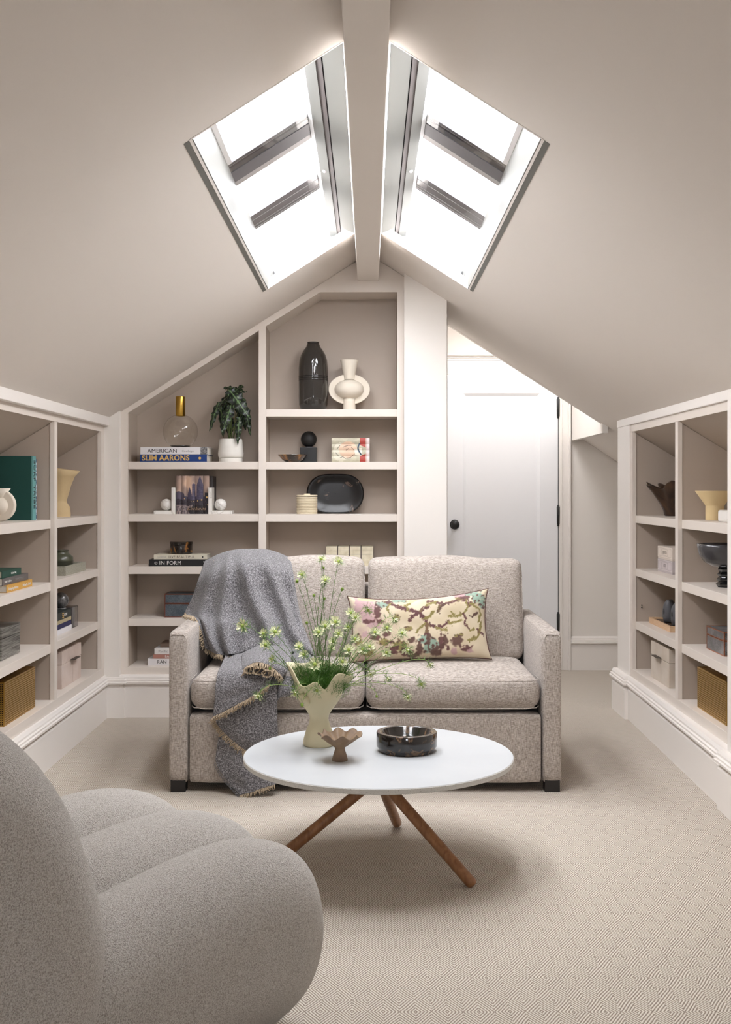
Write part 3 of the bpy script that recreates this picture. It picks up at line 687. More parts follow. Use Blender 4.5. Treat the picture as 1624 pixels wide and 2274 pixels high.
CG = [[(620,1502,4.65),(640,1504,4.64),(664,1508,4.65)],[(618,1530,4.62),(634,1534,4.61),(652,1536,4.62)],[(616,1556,4.62),(622,1552,4.61),(640,1546,4.62)]]
VG = roll(CG, 12, 12, .008)
obj('woven_cloth', cl, thm, tw, smooth=True, solid=.007)
obj('fringe', fr, yarn, tw, kind='stuff'); obj('selvedge_loops', lf, thm, tw, kind='stuff')
obj('dark_stitching', dk, M['blk'], tw, kind='stuff')

# ================================================================ ROUND TABLE
TX, TY, TZ, TR = .030, 3.803, .363, .4545
ct = thing('coffee_table', 'round pale stone coffee table on three slanted wooden legs', 'table', (TX, TY, 0))
def stone():
    m, nt, b = nodes('speckled_pale_stone'); v = coords(nt); n = N(nt, 'ShaderNodeTexNoise', i_Scale=420.0, i_Detail=2.0); L(nt, v, n.inputs['Vector'])
    L(nt, ramp(nt, n.outputs[0], [(0.30,(140,136,128)),(0.38,(202,200,194)),(1.0,(210,208,203))]), b.inputs['Base Color']); b.inputs['Roughness'].default_value = .6; return m
obj('tabletop', MB().lathe([(TR-.002,TZ-.018),(TR,TZ-.016),(TR,TZ-.003),(TR-.002,TZ-.001)], 160), stone(), ct)
obj('top_surface', MB().lathe([(TR-.002,TZ-.001),(TR-.003,TZ)], 160), mat('smooth_white_concrete', (194,197,199), .42, mottle=((187,190,193), 3.0)), ct)
wd = wood('oiled_beech', (124,82,52), (162,114,76), .4, (30,30,4), 2.5)
obj('hub_block', MB().lathe([(.062,TZ-.048),(.062,TZ-.018)], 48), wd, ct, bevel=.002)
obj('hub_ring', MB().lathe([(.064,TZ-.052),(.065,TZ-.050),(.065,TZ-.044),(.064,TZ-.042)], 48), mat('grey_metal_ring', (150,144,136), .4), ct)
for ang in (-41.6, 79.4, 199.2):
    a = math.radians(ang); R_ = .385
    tip = Vector((R_*math.cos(a), R_*math.sin(a), .018)); top = Vector((-.040*math.cos(a), -.040*math.sin(a), TZ-.050))
    n = 12; pts = [top.lerp(tip, k/(n-1)) for k in range(n)]; d = (tip-top).normalized()
    pts += [tip+d*.008, tip+d*.014]; rr = [.0185]*n+[.0165,.010]
    obj('leg', MB().tube(pts, rr, 20), wd, ct, smooth=True)

# ================================================================ ARMCHAIR
def boucle():
    m, nt, b = nodes('ivory_boucle'); v = coords(nt)
    n = N(nt, 'ShaderNodeTexNoise', i_Scale=330.0, i_Detail=3.0, i_Roughness=.6); L(nt, v, n.inputs['Vector'])
    vo = N(nt, 'ShaderNodeTexVoronoi', i_Scale=420.0); L(nt, v, vo.inputs['Vector'])
    sb = N(nt, 'ShaderNodeMath', operation='SUBTRACT'); L(nt, n.outputs[0], sb.inputs[0]); ml = N(nt, 'ShaderNodeMath', operation='MULTIPLY', i_1=.35); L(nt, vo.outputs[0], ml.inputs[0]); L(nt, ml.outputs[0], sb.inputs[1])
    L(nt, ramp(nt, sb.outputs[0], [(0.14,(176,167,157)),(0.34,(216,210,202)),(0.55,(238,234,228))]), b.inputs['Base Color'])
    bp = N(nt, 'ShaderNodeBump', i_Strength=1.0, i_Distance=.006); L(nt, sb.outputs[0], bp.inputs['Height']); L(nt, bp.outputs[0], b.inputs['Normal'])
    b.inputs['Roughness'].default_value = .95; b.inputs['Sheen Weight'].default_value = .25; return m
bou = boucle(); AF = math.radians(50); ORG = Vector((math.cos(AF)*1.45-math.sin(AF)*2.13, math.sin(AF)*1.45+math.cos(AF)*2.13, 0))
# local frame: +x = forward, +y = away from the camera side; origin under the seat's rear edge
ac = thing('armchair', 'ivory boucle channel-tufted lounge chair in the left foreground', 'armchair', ORG, AF)
def slab_channel(outline, yc, w, rad, ns=26, rad_out=None, dx=0.0):
    # outline: closed list of (x,z) going around; inflated across its width
    n = len(outline); P = [Vector((p[0]*(1+dx/.56) if p[0] > 0 else p[0], p[1])) for p in outline]
    nr = []
    for i in range(n):
        t = (P[(i+1)%n]-P[i-1]).normalized(); nr.append(Vector((t.y, -t.x)))
    mb = MB(); vs = []
    for k in range(ns+1):
        s = -1+2*k/ns; s = math.sin(s*math.pi/2)      # cluster at the edges
        r_ = rad_out if (rad_out and s < 0) else rad
        e = 1.9 if (rad_out and s < 0) else 2.4
        inset = r_*(1-math.sqrt(max(0, 1-abs(s)**e)))
        for i in range(n):
            q = P[i]-nr[i]*inset; y = yc+s*w/2
            if rad_out and s < 0 and q.y < .26: y += (1-q.y/.26)**2*.13*(-s)     # side tucks under towards the floor
            vs.append((q.x, y, max(q.y, .004)))
    fs = [(k*n+i, k*n+(i+1)%n, (k+1)*n+(i+1)%n, (k+1)*n+i) for k in range(ns) for i in range(n)]
    fs += [tuple(range(n-1,-1,-1)), tuple(ns*n+i for i in range(n))]
    return mb.add(vs, fs)
def closed(ctrl, n=90):
    m = len(ctrl); out = []
    V = [Vector((p[0], p[1], 0)) for p in ctrl]
    for k in range(n):
        x = k/n*m; i = int(x); f = x-i; q = cr(V[(i-1)%m], V[i%m], V[(i+1)%m], V[(i+2)%m], f); out.append((q.x, q.y))
    return out
SEAT = closed([(-.50,.05),(.0,.012),(.30,.010),(.46,.02),(.535,.08),(.56,.19),(.555,.30),(.515,.39),(.44,.44),(.32,.462),(.16,.455),(-.05,.43),(-.30,.40),(-.52,.20)])
BACK = closed([(-.50,.01),(-.24,.05),(-.17,.22),(-.135,.40),(-.165,.55),(-.23,.70),(-.32,.81),(-.43,.88),(-.55,.88),(-.66,.78),(-.69,.55),(-.66,.25),(-.60,.04)])
seat = MB(); back = MB()
for yc, wd_, ro, dx in ((-.286,.298,.17,-.05),(.0,.322,None,.03),(.305,.322,None,.05)):
    m_ = slab_channel(SEAT, yc, wd_, .13, rad_out=ro, dx=dx); seat.add(m_.v, m_.f)
    m_ = slab_channel(BACK, yc-(.03 if ro else 0), .345, .15, rad_out=ro and .17); back.add(m_.v, m_.f)
for nm, mb in (('seat', seat), ('backrest', back)):
    o = obj(nm, mb, bou, ac, smooth=True)
    rm = o.modifiers.new('remesh', 'REMESH'); rm.mode = 'VOXEL'; rm.voxel_size = .011; rm.use_smooth_shade = True
    sm = o.modifiers.new('smooth', 'SMOOTH'); sm.factor = .5; sm.iterations = 5
# ================================================================ THINGS ON THE SHELVES
def book(name, label, loc, w, d, h, cov, rz=0, spine='y', cover2=None, group=None, cat='book', upright=False):
    """lying book: spine on local -y face, w along x, d along y, h thick"""
    t = thing(name, label, cat, loc, rz, group)
    cv = cov; c = .0022
    mb = MB()
    mb.box(-w/2, w/2, 0, d, 0, c).box(-w/2, w/2, 0, d, h-c, h).box(-w/2, w/2, 0, c*1.6, c, h-c)
    obj('cover', mb, cv, t, bevel=.0008)
    obj('pages', MB().box(-w/2+.003, w/2-.003, c*1.6, d-.004, c, h-c), M['page'], t)
    return t
def ltext(t, s, size, x, z, m, sxx=1.0, bold=0, align='LEFT', shear=0):
    return lettering(s, size, (x, -.0006, z), (math.pi/2,0,0), m, t, sxx, bold, shear, align)
ink = mat('black_ink', (28,26,26), .6); gold = mat('pale_gold_ink', (216,178,104), .5); wink = mat('white_ink', (226,224,220), .6); gink = mat('grey_ink', (150,146,142), .6)
YF = 6.245
# --- far case, left bay, top shelf
Z1 = 1.411
navy = mat('royal_blue_cloth', (22,58,122), .55); wht = mat('white_jacket', (232,230,232), .5)
t = book('book', 'royal blue book with gold title, lowest in the stack under the glass orb', (sx(385,6.26), 6.262, Z1), .374, .205, .041, navy, math.radians(-1.5))
ltext(t, 'SLIM AARONS', .040, -.176, .0205, gold, 1.02, .0012)
obj('emblem', MB().lathe([(.0075,0),(.0075,.0008)], 20), gold, t, loc=(.148,-.0002,.0205)).rotation_euler = (math.pi/2,0,0)
t = book('book', 'white book with black title and grey photo at the spine end, under the glass orb', (sx(386,6.26), 6.262, Z1+.0415), .374, .205, .041, wht, math.radians(-1.5))
ltext(t, 'AMERICAN', .029, -.148, .0195, ink, 1.12); ltext(t, 'Cowboys', .015, .045, .0185, gink, 1.1)
obj('spine_photo', MB().box(.149,.187,-.0008,0,.0005,.0405), marble('grey_photo_print', [(.3,(60,60,62)),(.5,(120,118,118)),(.7,(200,198,198))], 60, 1, .6, 0), t)
# glass orb
gz = Z1+.0835
t = thing('orb_vase', 'round clear glass vase with a tall brass neck, on two stacked books', 'vase', (sx(400.5,6.36), 6.365, gz))
r = .098; prof = [(.045,0)]
for k in range(1, 30):
    a = -math.asin(.075/.098*1.0)+ (math.pi/2+math.asin(.075/.098))*k/30
    rr = r*math.cos(a); zz = .082+r*math.sin(a)
    if rr > .022: prof.append((rr, zz+.008))
obj('glass_body', MB().lathe(prof, 48, cap=False), M['glass'], t, smooth=True)
obj('glass_foot', MB().lathe([(.0,.001),(.045,.001),(.058,.010),(.030,.007),(.0,.006)], 40, cap=False), clear_glass('smoky_glass_foot', (176,174,172)), t, smooth=True)
obj('brass_neck', MB().lathe([(.0262,.178),(.0268,.180),(.0268,.286),(.0262,.288),(.0225,.288),(.0225,.20)], 40, cap=False), M['brass'], t, smooth=True)
# plant
t = thing('potted_plant', 'dark arrow-leaved plant in a white pot beside the glass orb', 'plant', (sx(513,6.35), 6.35, Z1))
wc = mat('matt_white_ceramic', (232,228,220), .6)
obj('pot', MB().lathe([(.066,.024),(.071,.034),(.0725,.050),(.068,.085),(.064,.130),(.0615,.131),(.060,.126),(.060,.108)], 48), wc, t, smooth=True)
obj('saucer', MB().lathe([(.064,0),(.066,.002),(.066,.020),(.064,.023)], 48), wc, t, bevel=.001)
obj('soil', MB().lathe([(.060,.108),(.060,.112)], 32), mat('dark_potting_soil', (38,28,22), .9), t)
lm = painted('veined_dark_leaf', .38)
def leaf(parent, base, tip, width, nrm, droop=.02, seed=0):
    base, tip = Vector(base), Vector(tip); ax = tip-base; ln = ax.length; ax.normalize()
    nr = Vector(nrm); side = ax.cross(nr).normalized(); nr = side.cross(ax).normalized()
    nu, nv = 16, 34; vs = []; cs = []
    lc, dc, vc = lin((27,38,24)), lin((17,25,17)), lin((104,134,84))
    for j in range(nv+1):
        t_ = j/nv; s = -.16+1.16*t_
        # arrow outline with lobed edge and two rear lobes
        if s < 0: hw = width*(.50+.8*(s+.16))
        else: hw = width*(1-s)**.8*(.92+.35*s)*min(1, .62+s*3)
        hw *= 1+.10*math.sin(t_*26+seed)
        for i in range(nu+1):
            q = 2*i/nu-1
            y = q*hw; notch = 0
            ss = s
            if s < 0: # split rear
                y = math.copysign(.10*width*(-s/.16), q if q else 1)+q*hw*.85
            fold = -.18*abs(q)*hw+.006*math.sin(t_*24+seed)*abs(q)
            p = base+ax*(ss*ln)+side*y+nr*(fold-droop*(max(0,s)**2)); vs.append(p)
            vein = abs(q) < .05 or (s > -.1 and abs(((s-abs(q)*.34)*5.5) % 1-.5) < .038) 
            edge = abs(q) > .93
            c = vc if vein and not (abs(q) > .88) else (mixc(lc, vc, .25) if edge else (lc if abs(q) < .5 else dc)); cs.append(c)
    return obj('leaf', MB().add(vs, pfaces(nu, nv)), lm, parent, smooth=True, cols=cs, solid=.0008)
def lp(u, v, dy): # local coordinates in the pot's frame
    p = at(u, v, 6.35+dy); return (p.x-sx(513,6.35), dy, p.z-Z1)
stm = MB()
for k,(b,tp,w_,nn,dy,dt) in enumerate([((531,862),(478,898),.036,(0,-.6,1),-.02,-.05),((516,874),(556,928),.056,(0,-1,.5),-.06,-.10),((483,902),(463,956),.024,(-.2,-1,.3),-.04,-.07),
     ((512,906),(492,962),.038,(.1,-1,.5),-.07,-.12),((531,934),(527,986),.026,(0,-1,.1),-.08,-.10),((545,905),(558,966),.028,(.3,-1,.2),-.02,-.04),
     ((492,912),(494,972),.024,(-.2,-1,.1),0,0),((508,880),(486,926),.040,(-.2,-1,.4),.01,0),((532,900),(548,955),.036,(.2,-1,.3),.02,.03),((505,860),(549,864),.030,(0,-.5,1),0,-.02),((512,935),(508,975),.03,(0,-1,0),.03,.04)]):
    B_, T_ = lp(*b, dy), lp(*tp, dt); leaf(t, B_, T_, w_, nn, seed=k*1.7)
    root = Vector((.012*math.cos(k*2.4), .012*math.sin(k*2.4), .112)); Bv = Vector(B_)
    pts = [root.lerp(Bv, q/6)+Vector((0,0,.03*math.sin(math.pi*q/6))) for q in range(7)]
    stm.tube(pts, .0022, 6)
obj('stalks', stm, mat('plant_stalk_green', (96,110,60), .5), t, smooth=True, kind='stuff')
# --- far case, left bay, second shelf: bookends and picture-spined set
Z2 = 1.1207
mw = marble('white_veined_marble', [(.35,(236,232,226)),(.52,(232,228,222)),(.56,(204,198,190)),(.60,(236,233,228))], 7, 2.5, .3, .2)
for sgn, u0, u1, lab in ((1, 344, 391.5, 'white marble bookend with a ball, left of the picture-spined books'), (-1, 464.5, 517, 'white marble bookend with a ball, right of the picture-spined books')):
    uc = u1 if sgn > 0 else u0
    t = thing('bookend', lab, 'bookend', (sx(uc,6.29), 6.29, Z2), 0, None)
    wb = .120 if sgn > 0 else .133; s_ = -sgn
    def bx(mb, a, b, *r): return mb.box(min(a*s_,b*s_), max(a*s_,b*s_), *r)
    obj('foot_plate', bx(MB(), .020, wb, -.035, .06, 0, .019), mw, t, bevel=.0015)
    obj('upright', bx(MB(), 0, .021, -.035, .06, 0, .148), mw, t, bevel=.0015)
    obj('ball', MB().ball((s_*(.055 if sgn > 0 else .064), .005, .019+.033), .0335, 32, 20), mw, t, smooth=True)
# skyline set: dusk sky, towers, river, lamps
def city(u, v):
    n1 = noise.noise(Vector((u*7, v*7, 5))); n2 = noise.noise(Vector((u*22, v*24, 9))); n3 = noise.noise(Vector((u*3, v*3, 2)))
    sky = mixc((150,128,118), (206,172,148), max(0, min(1, .55+n3*1.6+n1*.5-abs(u-.4))))
    c = mixc(sky, (112,100,104), max(0, min(1, (.60-v)*1.5)))
    def tower(uc, hw, top, spire):
        if abs(u-uc) < hw and v < top: return True
        if top <= v < spire and abs(u-uc) < hw*(spire-v)/(spire-top): return True
        return False
    bodyc = (66,60,82)
    if tower(.72,.10,.76,1.0): c = mixc(bodyc, (84,78,98), .5+n2)
    elif tower(.53,.045,.78,.80): c = mixc((92,86,108), bodyc, .5+n2)
    elif tower(.41,.06,.52,.71): c = bodyc
    elif v < .58+.05*n1 and u < .20: c = (84,76,92)
    elif tower(.22,.05,.44,.56) or v < .46+.06*n2: c = (58,52,70)
    if u > .86 and v < .55+.08*n1+.05*n2: c = (34,30,36)
    if v < .38+.03*n1: c = mixc((40,34,42), (64,54,62), max(0, min(1, .5+n2)))
    if v < .24 and u < .30-.2*n1+.1*(1-v): c = mixc((150,134,130), (92,82,86), max(0, min(1, .5+1.5*n2)))
    elif v < .22: c = mixc((26,22,26), (60,50,50), max(0, min(1, .3+n2)))
    for lu, lv, lr in ((.93,.44,.022),(.77,.37,.016),(.65,.345,.012),(.52,.33,.008),(.46,.325,.006),(.25,.40,.010),(.95,.24,.012)):
        dd = math.hypot((u-lu)*.82, v-lv)/lr
        if dd < 1.6: c = mixc(c, (240,196,120), max(0, min(1, 1.6-dd)))
    return c
cm = painted('printed_spine', .55)
edges = [391.5, 403, 414.5, 433, 451.5, 465]; HB = .2135
gcov = mat('dark_brown_jacket', (60,50,48), .6)
for k in range(5):
    u0, u1 = edges[k], edges[k+1]; x0, x1 = sx(u0,6.275)+.0004, sx(u1,6.275)-.0004; w_ = x1-x0
    lab = ['upright book with misty sky and river spine, leftmost of the skyline set', 'narrow upright book, second from left in the skyline set', 'wide upright book with pointed roof in the middle of the skyline set', 'upright book with the tall tower spire on its spine', 'upright book with dark trees and street lamp, rightmost of the skyline set'][k]
    t = thing('book', lab, 'book', ((x0+x1)/2, 6.275, Z2), 0, 'upright books with a skyline across their spines')
    a, b = (u0-391.5)/73.5, (u1-391.5)/73.5; nu, nv = 26, 110; V=[]; C_=[]
    for j in range(nv+1):
        for i in range(nu+1):
            q = i/nu; V.append((-w_/2+w_*q, -.004*math.sin(math.pi*q), HB*j/nv)); C_.append(lin(city(a+(b-a)*q, j/nv)))
    obj('spine', MB().add(V, pfaces(nu, nv)), cm, t, smooth=True, cols=C_)
    obj('cover', MB().box(-w_/2,-w_/2+.002,0,.14,0,HB).box(w_/2-.002,w_/2,0,.14,0,HB), gcov, t)
    obj('pages', MB().box(-w_/2+.002,w_/2-.002,.002,.137,.003,HB-.003), M['page'], t)
    if k == 2: lettering('Dickens', .027, (-.022, -.0052, .030), (math.pi/2,0,0), mat('faded_bronze_ink', (150,124,100), .6), t, 1.15, 0, .45)
t = thing('book', 'dark grey book standing behind the right marble bookend', 'book', (sx(468.5,6.33), 6.33, Z2))
obj('cover', MB().box(-.012,.012,0,.13,0,HB-.002), mat('charcoal_cloth', (74,70,70), .7), t, bevel=.001); obj('pages', MB().box(-.010,.010,.003,.127,HB-.002,HB-.0015), M['page'], t)
# --- third shelf
Z3 = .830
t = book('book', 'black book with white title, under the cream book on the third shelf', (sx(410,6.27), 6.262, Z3), .395, .20, .0375, mat('black_cloth', (20,19,20), .6))
ltext(t, 'IN FORM', .030, -.140, .018, wink, 1.0); ltext(t, 'HOLLY', .012, .105, .025, wink); ltext(t, 'ADDI', .012, .105, .011, wink)
mb = MB(); 
mb.tube([(.0075*math.cos(a), 0, .0075*math.sin(a)) for a in [2*math.pi*k/20 for k in range(21)]], .0007, 4); obj('emblem', mb, wink, t, loc=(-.158,-.001,.018)); ltext(t, 'C', .010, -.1615, .018, wink)
t = book('book', 'cream book with grey title, under the tortoise box', (sx(401.5,6.29), 6.28, Z3+.038), .298, .17, .026, mat('cream_jacket', (222,214,194), .55))
ltext(t, 'CALDERONE', .0075, -.130, .012, gink, 1.1); ltext(t, 'LIVE BEAUTIFUL', .0215, -.066, .0125, mat('brown_ink', (96,84,70), .6), .92)
obj('emblem', MB().lathe([(.0045,0),(.0045,.0008)], 16), ink, t, loc=(.124,-.0002,.0125)).rotation_euler = (math.pi/2,0,0)
tort = marble('black_gold_tortoise', [(.40,(26,20,17)),(.52,(48,34,24)),(.60,(150,98,44)),(.66,(196,160,110)),(.72,(40,28,22))], 9, 1.4, .2, .5, 2)
t = thing('tortoise_box', 'dark tortoise-patterned round box on top of the cream book', 'box', (sx(402.5,6.36), 6.365, Z3+.0645))
obj('body', MB().lathe([(.060,0),(.063,.003),(.063,.050),(.061,.051)], 40), tort, t, smooth=True, bevel=.0005); obj('lid', MB().lathe([(.061,.052),(.064,.053),(.0645,.066),(.062,.069)], 40), tort, t, bevel=.0006)
# --- fourth shelf: shagreen box
def shag(name='x', c1=(96,98,98), c2=(134,136,136), sc=260):
    m, nt, b = nodes(name); v = coords(nt); vo = N(nt, 'ShaderNodeTexVoronoi', i_Scale=float(sc)); L(nt, v, vo.inputs['Vector'])
    n = N(nt, 'ShaderNodeTexNoise', i_Scale=18.0, i_Detail=4.0); L(nt, v, n.inputs['Vector'])
    ad = N(nt, 'ShaderNodeMath', operation='MULTIPLY_ADD', i_1=-.55); L(nt, vo.outputs[0], ad.inputs[0]); L(nt, n.outputs[0], ad.inputs[2])
    L(nt, ramp(nt, ad.outputs[0], [(.1,c1),(.5,c2)]), b.inputs['Base Color']); b.inputs['Roughness'].default_value = .45
    bp = N(nt, 'ShaderNodeBump', i_Strength=.5, i_Distance=.001); L(nt, ad.outputs[0], bp.inputs['Height']); L(nt, bp.outputs[0], b.inputs['Normal']); return m
def framed_box(name, label, loc, w, d, h, seam, sk, fm, rz=0, e=.005):
    t = thing(name, label, 'box', loc, rz)
    obj('body', MB().box(-w/2+e*.3, w/2-e*.3, e*.3, d-e*.3, .001, seam-.002), sk, t)
    obj('lid', MB().box(-w/2+e*.3, w/2-e*.3, e*.3, d-e*.3, seam+.002, h-e*.3), sk, t)
    for z0, z1, nm in ((0, e, 'base_trim'), (seam-e*.9, seam-.0008, 'seam_trim'), (seam+.0008, seam+e*.9, 'lid_trim'), (h-e, h, 'top_trim')):
        mb = MB().box(-w/2,w/2,0,e,z0,z1).box(-w/2,w/2,d-e,d,z0,z1).box(-w/2,-w/2+e,e,d-e,z0,z1).box(w/2-e,w/2,e,d-e,z0,z1); obj(nm, mb, fm, t)
    for z0, z1 in ((e, seam-e*.9), (seam+e*.9, h-e)):
        mb = MB()
        for x in (-w/2, w/2-e):
            for y in (0, d-e): mb.box(x, x+e, y, y+e, z0, z1)
        obj('corner_trim', mb, fm, t)
    return t
cop = wood('reddish_wood_edging', (88,44,30), (116,62,42), .4)
framed_box('shagreen_box', 'blue-grey box with dark red wooden edges behind the sofa arm', (sx(419,6.30), 6.30, .5415), .27, .155, .132, .078, shag('blue_grey_shagreen', (64,74,82), (104,112,118)), cop)
# --- bottom: three books and one behind
for (x0, dz, h, c, s, sz, col, lab, col2) in ((328, 0, .038, (226,222,222), 'RAN', .026, ink, 'white book with black capitals, lowest behind the sofa arm', 0),
        (340, .0385, .023, (176,124,110), 'BA', .019, wink, 'terracotta pink book, second from the bottom behind the sofa arm', 0), (343, .062, .033, (224,220,216), 'Pacific', .020, gink, 'white book with grey title, third in the low stack behind the sofa arm', 0)):
    w_ = .27; xl = sx(x0, 6.29)
    t = book('book', lab, (xl+w_/2, 6.29, .274+dz), w_, .18, h, mat('jacket', c, .55)); ltext(t, s, sz, -w_/2+{328:.052,340:.066,343:.022}[x0], h/2, col)
t = book('book', 'thin brown book on top of the low stack behind the sofa arm', (sx(356,6.33)+.11, 6.335, .3695), .22, .14, .022, mat('brown_jacket', (124,104,90), .6))
# --- far case, right bay
Zr = 1.702
t = thing('bottle_vase', 'tall smoky glass bottle vase on the highest shelf', 'vase', (sx(696,6.36), 6.36, Zr))
k_ = 6.36/2500
prof = [(.028/.0,0)] if False else [(.060,0),(.073,.010),(.081,.035),(.0835,.08),(.0835,.16),(.083,.24),(.079,.285),(.070,.315),(.056,.340),(.042,.358),(.036,.372),(.0335,.380)]
smg = bpy.data.materials.new('smoky_black_glass'); smg.use_nodes = True
b = smg.node_tree.nodes['Principled BSDF']; b.inputs['Base Color'].default_value = (*lin((72,68,64)), 1); b.inputs['Roughness'].default_value = .05; b.inputs['Transmission Weight'].default_value = .6; b.inputs['Coat Weight'].default_value = .5
obj('glass_body', MB().lathe(prof, 56), smg, t, smooth=True)
obj('lip', MB().lathe([(.0335,.380),(.0345,.384),(.034,.388),(.029,.388),(.028,.375)], 40, cap=False), smg, t, smooth=True)
for z in (.172,.182,.192): obj('dark_band', MB().lathe([(.0836,z-.003),(.0842,z),(.0836,z+.003)], 56, cap=False), mat('dark_glass_band', (20,19,19), .1), t, smooth=True)
wb = mat('matt_cream_ceramic', (230,220,204), .75, bump=(120,.1,.001))
t = thing('sculptural_vase', 'cream ceramic vase with a round ring around its belly, right of the tall bottle', 'vase', (sx(776,6.36), 6.36, Zr))
obj('neck', MB().lathe([(.030,.176),(.033,.20),(.051,.284),(.0505,.286),(.046,.284),(.028,.20)], 40, cap=False), wb, t, smooth=True)
obj('belly', MB().ball((0,0,.121), .084, 40, 24, (1,1,.66)), wb, t, smooth=True)
obj('foot', MB().lathe([(.036,0),(.0365,.002),(.034,.05),(.036,.075)], 40), wb, t, smooth=True)
mb = MB(); n = 56; vs = []
for i in range(n):
    a = 2*math.pi*i/n
    for (rr, y) in ((1,-.010),(1,.010),(.45,.010),(.45,-.010)): vs.append((.117*rr*math.cos(a), y, .121+.086*rr*math.sin(a)))
fs = [(i*4+k, ((i+1)%n)*4+k, ((i+1)%n)*4+(k+1)%4, i*4+(k+1)%4) for i in range(n) for k in range(4)]
obj('ring_plate', mb.add(vs, fs), wb, t, bevel=.003)
Zb = 1.410
bz = marble('amber_horn', [(.38,(38,28,22)),(.50,(84,60,36)),(.60,(176,120,58)),(.72,(70,50,34))], 7, 1.2, .15, .6, 3)
t = thing('horn_bowl', 'shallow amber and black bowl in front of the black cube', 'bowl', (sx(650,6.33), 6.33, Zb))
obj('bowl', MB().lathe([(.030,0),(.038,.002),(.060,.016),(.078,.036),(.084,.043),(.081,.043),(.074,.037),(.056,.019),(.034,.007),(.0,.006)], 48, cap=False), bz, t, smooth=True)
t = thing('ball_on_cube', 'matt black ball resting on a black cube beside the amber bowl', 'ornament', (sx(686,6.42), 6.42, Zb))
obj('cube', MB().box(-.046,.046,-.046,.046,0,.086), M['black'], t, bevel=.0015); obj('collar', MB().lathe([(.022,.086),(.022,.091)], 24), M['mid'], t); obj('ball', MB().ball((0,0,.134), .0455, 36, 24), M['blk'], t, smooth=True)
# four lying books, a drawn portrait running over their spines
def face(u, v):
    n1 = noise.noise(Vector((u*6, v*6, 21))); n2 = noise.noise(Vector((u*20, v*14, 3)))
    c = mixc((196,190,166), (178,172,150), max(0, min(1, .5+n1+n2*.5)))
    # hair, face, collar, coat: a plain sketched head lying on its side
    hx, hy = (u-.24)/.20, (v-.42)/.40
    if hx*hx+hy*hy < 1+.3*n2: c = (212,206,186)
    fx, fy = (u-.43)/.24, (v-.52)/.34
    if fx*fx+fy*fy < 1: c = mixc((226,198,172), (214,180,154), max(0, min(1, .4+n1)))
    if u > .60+.10*abs(v-.5): c = (232,226,210) if u < .80 and abs(v-.42) < .12+.3*(u-.6) else c
    if u > .74 and abs(v-.48) > .30*(1.0-u)*2.2+.06: c = (168,62,54)
    if abs(u-.745-.05*math.sin(v*8)) < .022 and .30 < v < .78: c = (46,70,92)
    for (a0, b0, a1, b1) in ((.30,.62,.36,.66),(.36,.66,.44,.70),(.44,.70,.52,.70),(.30,.22,.36,.16),(.36,.16,.50,.20),(.50,.20,.60,.34),(.38,.50,.44,.56),(.52,.62,.58,.52),(.14,.55,.22,.70),(.10,.40,.18,.26),(.22,.18,.30,.24)):
        if seg_d(u, v*.8, (a0, b0*.8), (a1, b1*.8)) < .010: c = (84,72,62)
    if abs(u-.90) < .004: c = (200,190,170)
    if u > .915: c = (224,206,204)
    return c
for k in range(4):
    h_ = .0335; w_ = .212
    lab = ['lowest of the four stacked books with a drawn face across their spines', 'second from the bottom of the stacked books with a drawn face', 'third from the bottom of the stacked books with a drawn face', 'topmost of the stacked books with a drawn face across their spines'][k]
    t = thing('book', lab, 'book', (sx(779,6.30), 6.30, Zb+k*(h_+.0004)), 0, 'lying books with a drawn face across their spines')
    nu, nv = 110, 18; V=[]; C_=[]
    for j in range(nv+1):
        for i in range(nu+1):
            q = j/nv; V.append((-w_/2+w_*i/nu, -.0045*math.sin(math.pi*q), h_*q)); C_.append(lin(face(i/nu, (k+q)/4)))
    obj('spine', MB().add(V, pfaces(nu, nv)), cm, t, smooth=True, cols=C_)
    obj('cover', MB().box(-w_/2,w_/2,0,.13,0,.002).box(-w_/2,w_/2,0,.13,h_-.002,h_), mat('ochre_cloth', (172,150,112), .6), t); obj('pages', MB().box(-w_/2+.002,w_/2-.002,.002,.127,.002,h_-.002), M['page'], t)
Zc = 1.120
cj = mat('cream_ribbed_ceramic', (226,212,184), .55)
t = thing('ribbed_canister', 'small cream ribbed jar with a flat lid in front of the black plate', 'jar', (sx(682,6.30), 6.30, Zc))
prof = [(.054,0)]
for k in range(11):
    z = k*.0088; prof += [(.0585,z+.0015),(.0585,z+.0066),(.055,z+.0082)]
obj('body', MB().lathe(prof, 56), cj, t, smooth=False); obj('lid', MB().lathe([(.056,.0985),(.059,.0995),(.059,.106),(.057,.1075),(.018,.1075),(.018,.113),(.016,.1145)], 56), cj, t, bevel=.0005)
t = thing('oval_platter', 'polished black fossil-stone oval platter leaning against the back of the shelf', 'plate', (sx(745,6.42), 6.40, Zc)); t.rotation_euler = (math.radians(-4),0,0)
bs = marble('black_fossil_stone', [(.30,(16,15,16)),(.60,(24,22,23)),(.66,(44,38,36)),(.70,(120,102,90)),(.73,(28,26,26))], 16, .8, .26, 0, 2)
n = 72; vs = []; 
def stad(a, s): 
    hw, hh = .163, .1125; rx = .113
    x = (hw-rx)*math.tanh(6*math.cos(a)) + rx*math.cos(a); return (s*x, s*hh*math.copysign(abs(math.sin(a))**.95, math.sin(a))+.1135)
rings = [(1.0,.0,),(1.0,-.010),(.93,-.012),(.80,-.003),(.5,.000),(.02,.0)]
for (s_, y) in [(.9,.012)]+rings:
    for i in range(n): p = stad(2*math.pi*i/n, s_); vs.append((p[0], y, p[1]))
fs = [(k*n+i, k*n+(i+1)%n, (k+1)*n+(i+1)%n, (k+1)*n+i) for k in range(len(rings)) for i in range(n)]+[tuple(range(n-1,-1,-1))]
